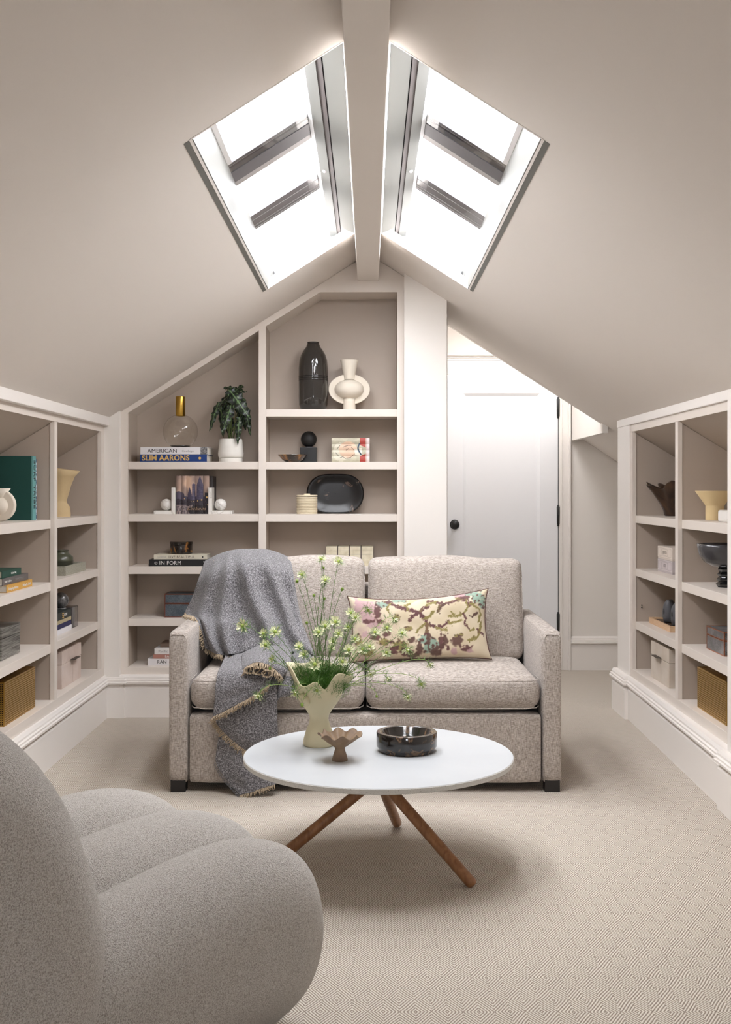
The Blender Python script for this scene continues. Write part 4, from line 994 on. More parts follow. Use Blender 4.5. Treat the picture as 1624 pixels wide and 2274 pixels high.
obj('platter_body', MB().add(vs, fs), bs, t, smooth=True)
# bone inlay box
t = thing('inlay_box', 'low cream bone-inlay box with dark stripes behind the sofa back', 'box', (sx(777,6.32), 6.30, .830))
bone = mat('bone_inlay', (226,216,192), .4, mottle=((206,194,166), 30.0)); dkw = mat('dark_inlay_line', (92,82,76), .5)
obj('box_core', MB().box(-.128,.128,.002,.16,.001,.104), dkw, t)
for i in range(4):
    xa = -.130+i*.0655
    for j in range(5): obj('bone_tile', MB().box(xa,xa+.0595,0,.004,.001+j*.021,.0213+j*.021), bone, t, bevel=.0006)
    obj('lid_tile', MB().box(xa,xa+.0595,0,.162,.1045,.108), bone, t, bevel=.0006)
obj('side_panel', MB().box(-.1315,-.130,0,.162,0,.108).box(.126,.1315,0,.162,0,.108), bone, t)

# ================================================================ LEFT CASE
def side_thing(name, label, cat, s, x, y, z, grp=None):
    # local frame: +x runs along the wall as seen in the room (to the viewer's right), -y faces the room
    return thing(name, label, cat, (x, y, z), math.pi/2 if s < 0 else -math.pi/2, grp)
ZA, ZB2, ZC2, ZD = 1.116, .827, .539, .281
# near bay
gr = mat('deep_green_cloth', (18,72,66), .7, bump=(500,.3,.0005)); tl = mat('pale_teal_cloth', (104,158,156), .7)
t = thing('art_book', 'large upright dark green book with a pale teal lettered spine', 'book', (-1.530, 5.108, ZA))
obj('cover', MB().box(-.235,-.004,0,.003,0,.292).box(-.235,-.004,.047,.050,0,.292), gr, t, bevel=.001); obj('spine', MB().box(-.006,.001,0,.050,0,.292), tl, t, bevel=.001); obj('pages', MB().box(-.232,-.006,.003,.047,.004,.288), M['page'], t)
lettering('SURF TRIBE', .036, (.0016, .025, .275), (0, math.pi/2, 0), ink, t, 1.18).rotation_euler = Matrix(((0,0,1),(0,1,0),(-1,0,0))).to_euler()
t = thing('art_book', 'upright white and blue patterned book behind the large green one', 'book', (-1.537, 5.162, ZA))
obj('cover', MB().box(-.23,0,0,.034,0,.280), marble('blue_white_print', [(.40,(212,216,222)),(.50,(196,204,214)),(.54,(64,74,112)),(.66,(52,60,96))], 55, 1.0, .5, 0, 1), t, bevel=.001); obj('pages', MB().box(-.227,-.003,.003,.031,.280,.2805), M['page'], t)
t = thing('ring_vase', 'cream disc-shaped vase with a flared neck in front of the green book', 'vase', (-1.626, 4.95, ZA))
obj('ring_body', MB().lathe([(.0,-.014),(.066,-.014),(.070,-.010),(.070,.010),(.066,.014),(.0,.014)], 56, cap=False), wb, t, smooth=False, bevel=.002, loc=(0,0,.070)).rotation_euler = (math.pi/2,0,0)
obj('belly', MB().ball((0,0,.068), .043, 32, 20, (1,1,1)), wb, t, smooth=True)
obj('neck', MB().lathe([(.022,.10),(.028,.118),(.046,.145),(.043,.145),(.022,.115)], 36, cap=False), wb, t, smooth=True)
def lying(s, x, y0, y1, z, h, depth, cov, txt, sz, col, lab, txt2=None, sz2=None, pos2=0, col2=None, xoff=.02, sx_=1.0):
    w = y1-y0; t = side_thing('book', lab, 'book', s, x, (y0+y1)/2, z)
    c = .002
    obj('cover', MB().box(-w/2,w/2,0,depth,0,c).box(-w/2,w/2,0,depth,h-c,h).box(-w/2,w/2,0,c*1.5,c,h-c), cov, t, bevel=.0008)
    obj('pages', MB().box(-w/2+.003,w/2-.003,c*1.5,depth-.004,c,h-c), M['page'], t)
    if txt: ltext(t, txt, sz, -w/2+xoff, h*.48, col, sx_)
    if txt2: ltext(t, txt2, sz2, pos2, h*.48, col2 or col, sx_)
    return t
lying(-1, -1.500, 4.655, 5.005, ZB2, .030, .22, mat('mustard_cloth', (206,158,76), .6), 'Designing History', .017, wink, 'mustard yellow book at the bottom of the stack of three', 'Michael S. Smith', .017, .035)
lying(-1, -1.512, 4.640, 4.985, ZB2+.0305, .030, .21, mat('grey_jacket', (104,98,96), .5), 'Bobby McAlpine', .013, wink, 'grey book in the middle of the stack of three', 'THE HOME WITHIN US', .011, -.015, gink)
lying(-1, -1.515, 4.640, 4.895, ZB2+.061, .029, .20, mat('bottle_green_jacket', (38,74,62), .5), 'Resident Dog', .012, wink, 'dark green book on top of the stack of three', None, xoff=.115)
silv = None
def hammered():
    m, nt, b = nodes('ribbed_silver'); v = coords(nt, (6,6,210)); n = N(nt, 'ShaderNodeTexNoise', i_Scale=1.0, i_Detail=3.0); L(nt, v, n.inputs['Vector'])
    L(nt, ramp(nt, n.outputs[0], [(.35,(96,94,88)),(.65,(186,186,180))]), b.inputs['Base Color']); b.inputs['Metallic'].default_value = .7; b.inputs['Roughness'].default_value = .35
    bp = N(nt, 'ShaderNodeBump', i_Strength=.6, i_Distance=.002); L(nt, n.outputs[0], bp.inputs['Height']); L(nt, bp.outputs[0], b.inputs['Normal']); return m
silv = hammered()
t = side_thing('metal_box', 'ribbed silver-grey lidded box on the left wall shelf, above the gold basket', 'box', -1, -1.537, 4.826, ZC2)
obj('body', MB().box(-.125,.125,0,.24,.002,.090), silv, t, bevel=.002); obj('lid', MB().box(-.126,.126,-.001,.241,.0925,.136), silv, t, bevel=.002)
def basket(s, x, y0, y1, z, lab, near=None):
    t = side_thing('perforated_basket', lab, 'basket', s, x, (y0+y1)/2, z); w = y1-y0; h = .182; d = .235
    gm = mat('gold_perforated_metal', (196,158,84), .32, .9); 
    obj('liner', MB().box(-w/2+.006,w/2-.006,.006,d-.006,.004,h-.012), mat('dark_liner', (62,44,22), .8), t)
    def panel(o, ax, L_, H_, hole=.0048, p=.0088):
        o = Vector(o); ax = Vector(ax); up = Vector((0,0,1)) if abs(ax.z) < .5 and not isinstance(H_, tuple) else None
        if isinstance(H_, tuple): up = Vector(H_[1]); H_ = H_[0]
        nx, nz = int(L_/p), int(H_/p); px, pz = L_/nx, H_/nz; vs = []; fs = []; g = (p-hole)/2
        for j in range(nz):
            for i in range(nx):
                b = len(vs)
                for (a, c) in ((0,0),(px,0),(px,pz),(0,pz),(g,g),(px-g,g),(px-g,pz-g),(g,pz-g)): vs.append(o+ax*(i*px+a)+up*(j*pz+c))
                fs += [(b,b+1,b+5,b+4),(b+1,b+2,b+6,b+5),(b+2,b+3,b+7,b+6),(b+3,b,b+4,b+7)]
        return MB().add(vs, fs)
    e = .004
    for nm, o, ax, LL, HH in (('side_mesh',(-w/2+e,0,e),(1,0,0),w-2*e,h-2*e),('side_mesh',(-w/2,e,e),(0,1,0),d-2*e,h-2*e),('side_mesh',(w/2,e,e),(0,1,0),d-2*e,h-2*e)):
        obj(nm, panel(o, ax, LL, HH), gm, t, kind='stuff', solid=.001)
    obj('top_mesh', panel((-w/2+e,e,h-.004), (1,0,0), w-2*e, (d-2*e,(0,1,0))), gm, t, kind='stuff', solid=.001)
    mb = MB()
    for x_ in (-w/2, w/2-e):
        for y_ in (0, d-e): mb.box(x_, x_+e, y_, y_+e, 0, h)
    for z_ in (0, h-e): mb.box(-w/2,w/2,0,e,z_,z_+e).box(-w/2,-w/2+e,0,d,z_,z_+e).box(w/2-e,w/2,0,d,z_,z_+e)
    obj('edge_frame', mb, gm, t, bevel=.001); return t
basket(-1, -1.500, 4.622, 5.050, ZD, 'gold perforated metal basket at the bottom of the left wall shelves')
# far bay
t = thing('carved_vase', 'tall sand-coloured vase with a pinched waist and tilted mouth', 'vase', (-1.605, 5.80, ZA))
sand = mat('sand_clay', (204,180,138), .75, bump=(90,.25,.002))
def fr(r, z, a, i):
    t_ = z/.25; lean = .018*max(0,t_-.4)
    return r*(1+.12*max(0,t_-.7)*math.cos(a)), z*(1-.16*max(0,t_-.75)*4*.5*(1+math.cos(a*1.0))*.5)
obj('body', MB().lathe([(.062,0),(.063,.015),(.060,.05),(.045,.072),(.043,.085),(.052,.115),(.064,.16),(.082,.215),(.105,.258),(.101,.262),(.094,.252),(.060,.18)], 56, cap=False, fr=fr), sand, t, smooth=True)
obj('base', MB().lathe([(.0,.003),(.061,.003)], 40, cap=False), sand, t)
sto = mat('speckled_grey_stone', (176,172,156), .7, mottle=((150,148,132), 160.0))
t = side_thing('stone_tray', 'speckled grey stone tray holding the olive jar', 'tray', -1, -1.510, 5.79, ZB2)
mb = MB().box(-.198,.198,0,.24,0,.010).box(-.198,.198,0,.012,.010,.047).box(-.198,.198,.228,.24,.010,.047).box(-.198,-.186,.012,.228,.010,.047).box(.186,.198,.012,.228,.010,.047)
obj('tray_body', mb, sto, t, bevel=.0015)
t = thing('olive_jar', 'squat dark olive glass jar standing in the stone tray', 'jar', (-1.585, 5.76, ZB2+.0105))
olv = mat('olive_glass', (74,76,58), .35, coat=.3)
obj('body', MB().lathe([(.060,0),(.066,.003),(.067,.055),(.066,.074),(.050,.088),(.042,.094),(.042,.104),(.046,.107),(.043,.110),(.036,.108)], 48), olv, t, smooth=True)
obj('dark_band', MB().lathe([(.0675,.010),(.0675,.056)], 48, cap=False), mat('deep_olive', (52,52,38), .4), t, smooth=True)
lying(-1, -1.530, 5.46, 5.782, ZC2, .026, .20, wht, None, 0, None, 'white book at the bottom of the stack of four under the stone ball')
lying(-1, -1.532, 5.46, 5.778, ZC2+.0265, .024, .20, mat('navy_cloth', (34,36,84), .6), None, 0, None, 'navy book, second from the bottom under the stone ball')
lying(-1, -1.532, 5.46, 5.780, ZC2+.051, .018, .20, mat('beige_cloth', (186,172,136), .6), None, 0, None, 'thin beige book, third from the bottom under the stone ball')
t = lying(-1, -1.533, 5.46, 5.778, ZC2+.0695, .038, .20, mat('blackish_green_jacket', (40,48,44), .5), 'HOME', .020, wink, 'dark green book with gold print, topmost of the four under the stone ball', xoff=.185)
for k in range(3): obj('gold_print', MB().box(-.005,.025,-.0008,0,.006+.010*k,.011+.010*k), gold, t)
t = side_thing('acrylic_block', 'clear acrylic bookend block behind the stack of four books', 'bookend', -1, -1.535, 5.87, ZC2)
obj('block', MB().box(-.06,.06,0,.12,0,.108), M['acrylic'], t, bevel=.002); obj('inner_fold', MB().box(-.03,-.026,.01,.11,.004,.104).box(.02,.026,.01,.11,.004,.104), mat('silver_strip', (170,166,168), .3, .6), t)
t = thing('stone_ball', 'polished grey marble ball on top of the stack of four books', 'ornament', (-1.575, 5.74, ZC2+.1085))
gmb = marble('dark_grey_marble', [(.3,(66,64,64)),(.5,(112,110,110)),(.62,(150,148,148)),(.68,(60,58,58))], 14, 1.8, .15, .5)
obj('ball', MB().ball((0,0,.0445), .0405, 36, 24), gmb, t, smooth=True); obj('ring_stand', MB().lathe([(.026,0),(.028,.001),(.024,.008),(.020,.006)], 30), gmb, t, smooth=True)
palem = mat('whitewashed_wood', (222,206,196), .5, mottle=((206,184,170), 6.0))
def keepbox(s, x, y0, y1, z, h, d, m1, lab):
    w = y1-y0; t = side_thing('keepsake_box', lab, 'box', s, x, (y0+y1)/2, z)
    obj('body', MB().box(-w/2,w/2,0,d,0,h*.64), m1, t, bevel=.002); obj('lid', MB().box(-w/2-.001,w/2+.001,-.001,d+.001,h*.648,h), m1, t, bevel=.002)
    hx = .02 if s < 0 else -.02
    obj('handle', MB().box(hx-.055,hx+.055,-.026,-.001,h*.668,h*.682), mat('dark_bronze_handle', (70,60,52), .4, .8), t, bevel=.001)
    obj('plank_seam', MB().box(.02,.0215,-.0004,.001,.002,h*.64), mat('darker_seam_line', (176,156,142), .6), t); return t  # seam drawn as a thin darker strip on the box front
keepbox(-1, -1.502, 5.495, 5.857, ZD, .182, .25, palem, 'pale pinkish lidded box with a thin handle, lowest shelf of the left wall')
# ================================================================ RIGHT CASE
brz = marble('burnished_bronze', [(.3,(44,34,28)),(.55,(88,66,50)),(.75,(128,96,72))], 5, 1.5, .28, .3); brz.node_tree.nodes['Principled BSDF'].inputs['Metallic'].default_value = .6
t = thing('leaf_vase', 'dark bronze vase with torn petal-like rim on the right wall shelf', 'vase', (1.612, 5.98, ZA))
def fr(r, z, a, i):
    t_ = max(0, (z-.03)/.13); f = .5+.5*math.cos(a*7+.4)
    return r*(1+.20*t_*math.cos(7*a+.4)+.06*t_*math.sin(11*a)+.08*t_*math.sin(2*a)), z*(1+.24*t_*t_*(f-.5)) + .012*t_*math.sin(3*a+1)
obj('body', MB().lathe([(.0,.001),(.040,0),(.046,.006),(.050,.03),(.068,.065),(.092,.10),(.110,.13),(.128,.152),(.131,.158),(.124,.157),(.104,.135),(.085,.105),(.060,.07),(.040,.035),(0,.02)], 80, cap=False, fr=fr), brz, t, smooth=True)
def gamebox(z, c, tx, lab, dy=0):
    t = side_thing('linen_box', lab, 'box', 1, 1.526+dy, 5.818, z)
    obj('tray', MB().box(-.141,.141,.001,.20,0,.020), mat('box_tray', tuple(q-14 for q in c), .7), t, bevel=.001); obj('lid', MB().box(-.142,.142,0,.201,.010,.066), mat('linen_cloth', c, .75, bump=(500,.3,.0004)), t, bevel=.0015)
    # printed double frame
    fm = mat('embossed_line', tuple(q-46 for q in c), .6); mb = MB()
    for x0, x1, z0, z1 in ((-.125,.125,.017,.059),(-.060,.060,.022,.054)):
        w = .0012; mb.box(x0,x1,-.0007,0,z0,z0+w).box(x0,x1,-.0007,0,z1-w,z1).box(x0,x0+w,-.0007,0,z0,z1).box(x1-w,x1,-.0007,0,z0,z1)
    obj('printed_frame', mb, fm, t)
    o = lettering(tx, .022, (.0 , -.0008, .038), (math.pi/2, math.pi, 0), fm, t, .8, 0, 0, 'CENTER')
    return t
gamebox(ZB2, (204,194,194), 'CLUE', 'mauve-grey linen box with printed frame, lower of the stacked pair')
gamebox(ZB2+.067, (232,220,208), 'SCRABBLE', 'cream linen box with printed frame, upper of the stacked pair')
t = side_thing('wooden_tray', 'low light wood tray with a dark inset, under the grey ceramic vases', 'tray', 1, 1.508, 5.865, ZC2)
obj('rim', MB().box(-.212,.212,0,.012,0,.030).box(-.212,.212,.20,.212,0,.030).box(-.212,-.200,.012,.20,0,.030).box(.200,.212,.012,.20,0,.030), wood('light_oak', (206,168,130), (222,188,152), .5), t, bevel=.001)
obj('inset', MB().box(-.20,.20,.012,.20,.002,.020), mat('dark_walnut_inset', (84,64,50), .4), t)
gv = mat('slate_ceramic', (92,92,96), .42, bump=(40,.2,.002))
def loop_vase(x, y, lab, hh=.118):
    t = thing('loop_vase', lab, 'vase', (x, y, ZC2+.0205)); mb = MB()
    # squashed body with a finger hole pressed through
    nu, nv = 40, 26; hole = MB()
    prof = [(.020,0),(.030,.004),(.036,.03),(.037,.06),(.033,.09),(.024,.108),(.017,.116),(.019,hh),(.014,hh),(.012,.105)]
    obj('body', MB().lathe(prof, 40, fr=lambda r,z,a,i: (r*(1-.16*abs(math.sin(a))), z+.004*math.sin(a*2))), gv, t, smooth=True)
    obj('dimple', MB().ball((-.0305,-.006,.058), .012, 20, 12, (.45,.8,1.6)), mat('deep_slate', (52,52,54), .5), t, smooth=True)
loop_vase(1.573, 5.90, 'slate grey ceramic vase with a pressed-in dimple, farther one on the wooden tray'); loop_vase(1.578, 5.76, 'slate grey ceramic vase, nearer one on the wooden tray, half hidden by the divider', .11)
keepbox(1, 1.469, 5.52, 5.87, ZD, .190, .24, mat('pale_oak_box', (216,206,194), .5, mottle=((198,182,164), 5.0)), 'pale oak lidded box with a thin handle, lowest shelf of the right wall')
for z in (.566,.578,): obj('peg_hole', MB().lathe([(.004,0),(.004,.002)], 12), M['blk'], bpy.data.objects['built_in_bookcase.001'], loc=(0.05 ,6.126,z+.05)).rotation_euler = (math.pi/2,0,0)
yel = mat('butter_yellow_ceramic', (224,200,152), .6)
t = thing('funnel_vase', 'butter yellow funnel-shaped vase behind the white stone block', 'vase', (1.562, 5.09, ZA))
obj('body', MB().lathe([(.038,0),(.041,.002),(.041,.066),(.043,.070),(.085,.130),(.0865,.134),(.083,.134),(.040,.075),(.037,.06)], 56), yel, t, smooth=False, bevel=.001)
for p in t.children: p.data.polygons.foreach_set('use_smooth', [True]*len(p.data.polygons)); m_ = p.modifiers.new('es','EDGE_SPLIT'); m_.split_angle = math.radians(35)
t = side_thing('stone_block', 'white marble block with rounded edges at the front of the shelf', 'ornament', 1, 1.503, 4.79, ZA)
obj('block', MB().box(-.07,.07,0,.10,0,.052), mw, t, bevel=.009, segs=4)
t = thing('pedestal_bowl', 'dark grey bowl on a faceted black glass foot', 'bowl', (1.566, 4.95, ZB2))
dg = mat('dark_grey_glaze', (58,57,60), .18, coat=.4, mottle=((84,84,88), 5.0))
obj('bowl', MB().lathe([(.030,.088),(.060,.092),(.092,.110),(.112,.140),(.120,.172),(.122,.190),(.119,.190),(.108,.150),(.085,.118),(.0,.10)], 64, cap=False), dg, t, smooth=True)
mb = MB(); prof = []
for k in range(4): prof += [(.034-.002*k,.002+.022*k),(.043-.003*k,.013+.022*k)]
prof += [(.028,.090)]
obj('faceted_foot', mb.lathe([(.036,0)]+prof, 10), mat('black_cut_glass', (20,20,22), .08, coat=.8), t)
framed_box('shagreen_box', 'dark grey shagreen box with copper edges on the right wall, above the gold basket', (1.521, 4.955, ZC2), .25, .22, .104, .066, shag('grey_shagreen', (84,82,82), (146,144,144), 300), mat('copper_edging', (176,112,84), .35, .8), -math.pi/2, .0045)
basket(1, 1.470, 4.636, 5.047, ZD, 'gold perforated metal basket at the bottom of the right wall shelves')

# ================================================================ THINGS ON THE TABLE
TT = TZ+.0003
# marble bowl
nm_ = marble('black_gold_marble', [(.34,(22,19,18)),(.50,(32,27,25)),(.56,(112,86,62)),(.60,(58,44,36)),(.66,(26,22,21)),(.78,(160,140,118))], 9, 2.2, .14, .5, 5)
t = thing('marble_bowl', 'thick black and brown marble bowl on the right of the round table', 'bowl', (sx(903.5,3.845), 3.845, TT))
obj('bowl', MB().lathe([(.094,0),(.096,.003),(.0965,.010),(.1025,.016),(.1035,.020),(.1035,.062),(.1015,.066),(.086,.066),(.083,.064),(.070,.040),(.045,.026),(.0,.022)], 96, cap=False), nm_, t, smooth=False, bevel=.001)
for p in t.children: p.data.polygons.foreach_set('use_smooth', [True]*len(p.data.polygons)); m_ = p.modifiers.new('es','EDGE_SPLIT'); m_.split_angle = math.radians(38)
# ruffled bowl
t = thing('ruffled_bowl', 'small brown clay pedestal bowl with a wavy rim, near the front of the table', 'bowl', (sx(755,3.70), 3.705, TT))
def fr(r, z, a, i):
    t_ = max(0, (z-.045)/.04); return r*(1+.07*t_*math.cos(8*a+.5)), z+.0065*t_*math.sin(8*a+.5)
obj('bowl', MB().lathe([(.0,.001),(.0255,0),(.0262,.003),(.022,.018),(.0165,.036),(.017,.043),(.030,.053),(.048,.068),(.063,.082),(.069,.085),(.0695,.0875),(.064,.0865),(.046,.073),(.028,.059),(.0,.052)], 96, cap=False, fr=fr), mat('brown_clay', (142,118,92), .6, bump=(60,.2,.001), mottle=((118,94,74), 20.0)), t, smooth=True)
# flower vase: organic, lobed rim
VX, VY = sx(709,3.93), 3.93
fv = thing('flower_vase', 'tall cream clay vase with a lobed, folded rim on the left of the table', 'vase', (VX, VY, TT))
clay = mat('cream_clay', (212,202,168), .7, bump=(70,.2,.0015))
def fr(r, z, a, i):
    t_ = max(0, min(1.3, (z-.135)/.145)); s = t_*t_
    # lobes: tall on the left and back, folded low at the front, wide on the right
    L_ = math.exp(-((((a-math.pi+math.pi) % (2*math.pi))-math.pi)/.7)**2)   # a ~ pi (left)
    d = lambda c: (a-c+math.pi) % (2*math.pi)-math.pi
    left = math.exp(-(d(math.pi)/.62)**2); right = math.exp(-(d(.0)/.55)**2); back = math.exp(-(d(math.pi/2)/.6)**2); fl = math.exp(-(d(-math.pi*.66)/.42)**2); fnt = math.exp(-(d(-math.pi*.40)/.35)**2)
    rr = r*(1+s*(.26*left+.26*right-.06*back+.10*fl-.16*fnt-.16))
    zz = z+s*(.020*left-.034*right+.012*back-.056*fl-.068*fnt-.004)
    if t_ > .5 and t_ < 1.05: rr += .012*math.sin((t_-.5)*math.pi/.5)*(fl+right)
    return rr, zz
vp = [(.0,.001),(.053,0),(.055,.004),(.0545,.02),(.048,.045),(.037,.072),(.0325,.090),(.034,.104),(.046,.124),(.061,.144),(.073,.164),(.080,.184),(.083,.205),(.088,.228),(.097,.250),(.103,.266),(.106,.273),(.102,.274),(.092,.256),(.078,.232),(.070,.20),(.060,.165),(.03,.12),(0,.10)]
obj('body', MB().lathe(vp, 96, cap=False, fr=fr), clay, fv, smooth=True)
obj('rim_curl', MB().tube([(-.062+.012*k-.002*k*k, -.060-.010*math.sin(k*.9), .176-.004*k+.006*math.sin(k*1.3)) for k in range(7)], [.012,.017,.017,.015,.013,.010,.004], 16), clay, fv, smooth=True)

# ================================================================ FLOWERS
fg = random.Random(21)
stem_m = mat('stem_green', (92,120,62), .5); hair_m = mat('feathery_green', (100,138,66), .6); bud_m = mat('bud_green', (128,156,62), .5)
petal_m = mat('pale_petal', (232,231,196), .6); heart_m = mat('flower_heart', (168,186,92), .6)
def petals(seed, n=15, R_=.0165):
    r = random.Random(seed); mb = MB()
    for k in range(n):
        a = 2*math.pi*k/n+r.uniform(-.15,.15); el = r.uniform(.05,.5) if k % 2 else r.uniform(.4,.9)
        d = Vector((math.cos(a)*math.cos(el), math.sin(a)*math.cos(el), math.sin(el))); s = Vector((-math.sin(a), math.cos(a), 0)); l = R_*r.uniform(.8,1.1); w = l*.22
        c = d*.003
        mb.add([c, c+d*l*.35+s*w*.6, c+d*l*.75+s*w, c+d*l, c+d*l*.75-s*w, c+d*l*.35-s*w*.6, c+d*l*.6+Vector((0,0,-.002))], [(0,1,6),(1,2,6),(2,3,6),(3,4,6),(4,5,6),(5,0,6)])
    return mb
def bracts(seed, n=44, R_=.027):
    r = random.Random(seed); mb = MB()
    for k in range(n):
        a = r.uniform(0, 6.283); el = r.uniform(-.9,.9); d = Vector((math.cos(a)*math.cos(el), math.sin(a)*math.cos(el), math.sin(el))); l = R_*r.uniform(.6,1.2)
        p0 = Vector((0,0,0)); p1 = d*l*.5+Vector((0,0,.002)); p2 = d*l+Vector((r.uniform(-.004,.004), r.uniform(-.004,.004), .003))
        s = d.cross(Vector((.3,.2,1))).normalized()*.00055
        mb.add([p0-s, p0+s, p1+s*.9, p1-s*.9, p2], [(0,1,2,3),(3,2,4)])
        for q in (.5,.75):
            b_ = d*l*q; e_ = b_+Vector((r.uniform(-1,1), r.uniform(-1,1), r.uniform(-.5,1))).normalized()*l*.3; mb.add([b_-s*.7, b_+s*.7, e_], [(0,1,2)])
    return mb
def me_of(mb, m):
    me = bpy.data.meshes.new('flower_piece'); me.from_pydata(mb.v, [], mb.f); me.materials.append(m); me.update(); return me
PET = [me_of(petals(k), petal_m) for k in range(3)]; BRA = [me_of(bracts(k), hair_m) for k in range(3)]
HEA = me_of(MB().ball((0,0,.004), .0048, 12, 8, (1,1,1.2)), heart_m); BUD = me_of(MB().ball((0,0,.003), .0050, 12, 8, (1,1,1.3)), bud_m)
def inst(name, me, parent, loc, rot, sc=1.0, kind=None):
    o = bpy.data.objects.new(name, me); COL.objects.link(o); o.parent = parent; o.location = loc; o.rotation_euler = rot; o.scale = (sc,)*3
    if kind: o['kind'] = kind
    return o
FL = [ # head u, v, depth offset, size, kind (f flower, b bud), bend
 (541,1390,-.02,1.2,'f','l'),(612,1405,-.05,1.15,'f',''),(587,1408,.0,.95,'f',''),(590,1434,.02,1.0,'f',''),(708,1405,-.08,1.0,'f',''),(722,1391,.0,1.05,'f',''),(744,1383,-.06,1.1,'f',''),(752,1408,-.10,.9,'f',''),
 (723,1290,.02,.95,'f',''),(752,1248,.05,.9,'f',''),(714,1243,.03,.8,'f',''),(719,1262,.03,.6,'b',''),(671,1277,.04,.8,'f',''),(660,1292,.03,.8,'b','k'),(698,1323,.0,.7,'b',''),(720,1330,.02,.7,'b',''),(760,1310,.04,.8,'b','k'),(682,1384,.0,.7,'b',''),
 (779,1362,.03,.9,'f','k'),(818,1353,.02,.9,'f','d'),(790,1372,-.03,.9,'f',''),(875,1375,.06,.9,'f','d'),(858,1395,.0,1.0,'f',''),(893,1407,.04,.9,'f',''),(905,1440,.0,1.15,'f','d'),(774,1394,.03,.9,'f',''),(832,1405,.0,.95,'f',''),
 (806,1442,-.04,1.0,'f',''),(820,1437,-.08,.9,'f',''),(775,1445,-.06,1.1,'f',''),(858,1450,-.05,.9,'f',''),(700,1476,-.12,1.2,'f',''),(664,1437,-.02,.9,'f',''),(955,1474,.04,.8,'f','d'),(936,1517,.0,.9,'f','d'),(905,1545,-.05,.9,'f','d'),
 (861,1505,-.06,.8,'f','d'),(837,1545,-.08,.6,'b','d'),(574,1543,-.06,1.0,'f','d'),(600,1483,.0,.7,'b','d'),(606,1464,.02,.8,'f','k'),(657,1538,-.12,1.0,'f','d'),(671,1563,-.13,.8,'b','d'),(704,1531,-.14,.9,'f','d'),(822,1495,-.06,.8,'f','d'),
 (676,1455,.03,.9,'f',''),(760,1470,-.10,.9,'f',''),(735,1440,.03,.8,'f',''),(740,1425,-.02,.8,'f',''),(788,1420,.02,.9,'f','')]
ORD = 'first second third fourth fifth sixth seventh eighth ninth tenth eleventh twelfth thirteenth fourteenth fifteenth sixteenth seventeenth eighteenth nineteenth twentieth'.split()
def fside(u): return 'left' if u < 650 else 'right' if u > 780 else 'middle'
grp_l = sorted([f for f in FL if f[4] == 'f' and fside(f[0]) == 'left'], key=lambda f: f[0]); grp_r = sorted([f for f in FL if f[4] == 'f' and fside(f[0]) == 'right'], key=lambda f: -f[0])
grp_m = sorted([f for f in FL if f[4] == 'f' and fside(f[0]) == 'middle'], key=lambda f: f[1]); grp_b = sorted([f for f in FL if f[4] == 'b'], key=lambda f: f[1])
def flabel(f):
    for g, a in ((grp_l, 'pale feathery flower leaning left of the vase, %s counted from the left'), (grp_r, 'pale feathery flower leaning right of the vase, %s counted from the right'),
                 (grp_m, 'pale feathery flower above the vase mouth, %s counted from the top'), (grp_b, 'thin stem with a round green bud, %s of the buds from the top')):
        if f in g: return a % ORD[g.index(f)]
mouth = Vector((VX, VY, TT+.20))
pale = mat('pale_stem', (150,176,92), .5)
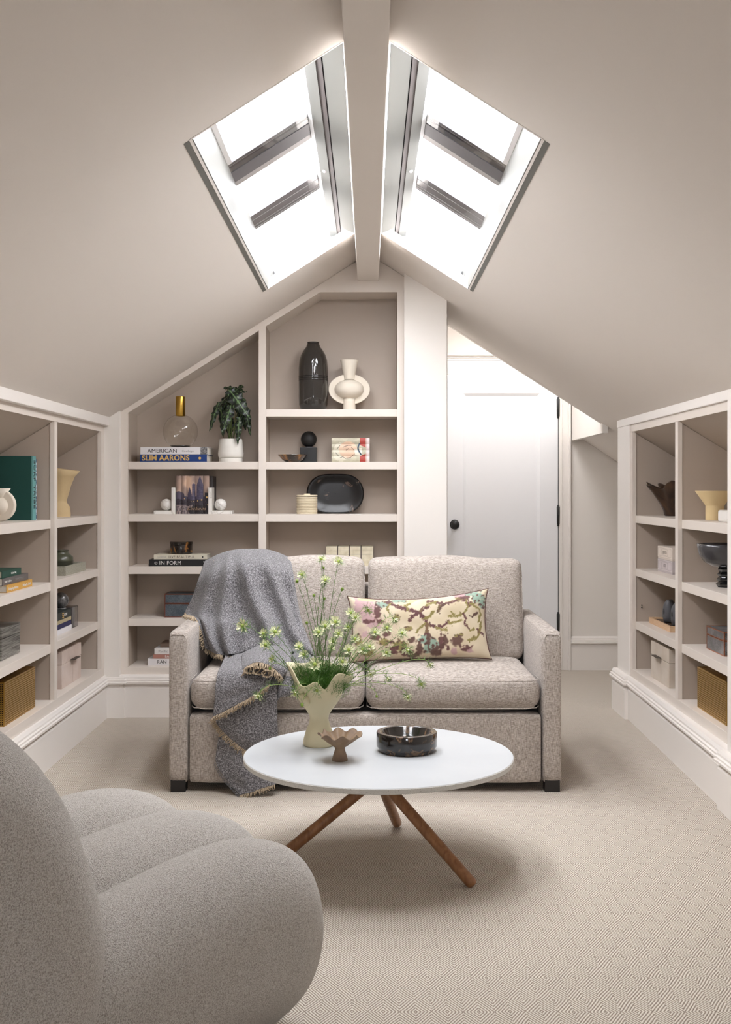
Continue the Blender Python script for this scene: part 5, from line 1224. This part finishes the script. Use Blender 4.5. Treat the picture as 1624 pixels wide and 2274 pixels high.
for k, (u, v, dy, sc, kd, bend) in enumerate(FL):
    D = 3.93+dy; h = at(u, v, D)
    base = mouth+Vector((fg.uniform(-.035,.035)+(.03 if u > 760 else -.02 if u < 640 else 0), fg.uniform(-.03,.03), fg.uniform(-.05,.0)))
    isf = kd == 'f'; sc *= 1.18
    side = 'left' if u < 650 else 'right' if u > 780 else 'middle'
    lab = ('green stem with a pale feathery flower leaning to the %s of the cream vase' % side if side != 'middle' else 'green stem with a pale feathery flower rising upright from the cream vase') if isf else 'thin green stem ending in a small round bud in the cream vase'
    lab = flabel(FL[k]); t = thing('flower' if isf else 'flower_bud', lab, 'flower', tuple(base), 0, ('pale feathery flowers leaning %s in the cream vase' % side if side != 'middle' else 'pale feathery flowers upright in the cream vase') if isf else 'round green buds in the cream vase')
    hl = h-base; n = 12; pts = []
    if bend == 'd': top = hl+Vector((-.012 if u > 709 else .012, 0, .050)); ctrl1 = top*.55+Vector((0,0,.05)); 
    elif bend == 'l': top = hl+Vector((.035,0,.012)); ctrl1 = top*.6+Vector((.0,0,.02))
    elif bend == 'k': top = hl+Vector((.0,0,-.02)); ctrl1 = top*.6+Vector((.02 if u < 709 else -.02,0,0))
    else: top = hl; ctrl1 = hl*.5+Vector((-hl.x*.12,0,.012))
    for i in range(n+1):
        q = i/n
        if bend in ('d','l'): p = (Vector((0,0,0))*(1-q)**3+ctrl1*3*q*(1-q)**2*.7+top*3*q*q*(1-q)*1.0+hl*q**3) if True else None
        else: p = ctrl1*2*q*(1-q)+hl*q*q
        pts.append(p+Vector((.0012*math.sin(q*9+k), .0012*math.cos(q*8+k), 0)))
    mb = MB().tube(pts, [.0014-.0006*i/n for i in range(n+1)], 6); obj('stem', mb, pale if bend == 'd' else stem_m, t, smooth=True)
    # thread leaves along the stem
    th = MB()
    for i in range(3, n):
        for q in range(5):
            p = pts[i]; d = Vector((fg.uniform(-1,1), fg.uniform(-1,1), fg.uniform(.0,1))).normalized(); l = fg.uniform(.012,.032); s = d.cross(Vector((.2,.3,1))).normalized()*.0006
            th.add([p-s, p+s, p+d*l+Vector((0,0,.003))], [(0,1,2)])
            e = p+d*l*.5; d2 = (d+Vector((fg.uniform(-1,1), fg.uniform(-1,1), .3))).normalized(); th.add([e-s, e+s, e+d2*l*.5], [(0,1,2)])
    obj('thread_leaves', th, hair_m, t, kind='stuff')
    dirv = (pts[-1]-pts[-3]).normalized(); face_ = Vector((0,-1,.25)) if bend != 'd' else Vector((0,-.7,-.6)); q = (dirv*.6+face_*.9+Vector((fg.uniform(-.4,.4),0,fg.uniform(-.3,.3)))).normalized().to_track_quat('Z','Y').to_euler()
    if isf:
        inst('petals', PET[k%3], t, hl, q, sc); inst('heart', HEA, t, hl, q, sc); inst('bracts', BRA[k%3], t, hl, q, sc, 'stuff')
    else: inst('bud', BUD, t, hl, q, sc*1.2); inst('bracts', BRA[k%3], t, hl, q, sc*.45, 'stuff')
# feathery greens filling the mouth
mb = MB()
for k in range(4200):
    a = fg.uniform(0, 6.283); r = .085*math.sqrt(fg.random()); p = mouth+Vector((r*math.cos(a)*1.15+.006, r*math.sin(a)*.8, fg.uniform(-.03,.055)+.03*fg.random()-.25*max(0,r-.06)))
    if p.y < VY-.03 and p.z > mouth.z+.03: p.z -= .03
    d = Vector((math.cos(a)*fg.uniform(.1,1)+fg.uniform(-.5,.5), math.sin(a)*.6+fg.uniform(-.5,.5), fg.uniform(.1,1))).normalized(); l = fg.uniform(.012,.034); s = d.cross(Vector((.2,.3,1))).normalized()*.0008
    mb.add([p-s, p+s, p+d*l], [(0,1,2)])
    for q in (.4,.7):
        e = p+d*l*q; d2 = (d+Vector((fg.uniform(-1.4,1.4), fg.uniform(-1.4,1.4), fg.uniform(-.6,1)))).normalized(); mb.add([e-s*.8, e+s*.8, e+d2*l*.42], [(0,1,2)])
o = obj('feathery_foliage', mb, mat('deep_feathery_green', (84,128,48), .6), kind='stuff'); tag(o, 'mass of fine thread-like green foliage filling the mouth of the cream vase', 'foliage')

# small pieces go one level down, under the part they sit on
SUBS = {'title_lettering': ('spine','cover','lid'), 'emblem': ('cover',), 'gold_print': ('cover',), 'spine_photo': ('cover',), 'handle': ('lid',), 'printed_frame': ('lid',), 'plank_seam': ('body',),
        'dark_band': ('glass_body','body'), 'lip': ('glass_body',), 'soil': ('pot',), 'screw': ('sill',), 'crossbar_bead': ('crossbar_face',), 'rim_curl': ('body',), 'hub_ring': ('hub_block',), 'top_surface': ('tabletop',), 'dimple': ('body',), 'inner_fold': ('block',), 'lid_tile': ('box_core',)}
base_ = lambda n: n.split('.')[0]
for root in [o for o in bpy.data.objects if o.parent is None and o.type == 'EMPTY']:
    kids = list(root.children)
    for c in kids:
        for want in SUBS.get(base_(c.name), ()):
            m = next((k for k in kids if base_(k.name) == want and k is not c and k.location.length < 1e-9 and tuple(k.rotation_euler) == (0,0,0)), None)
            if m: c.parent = m; break
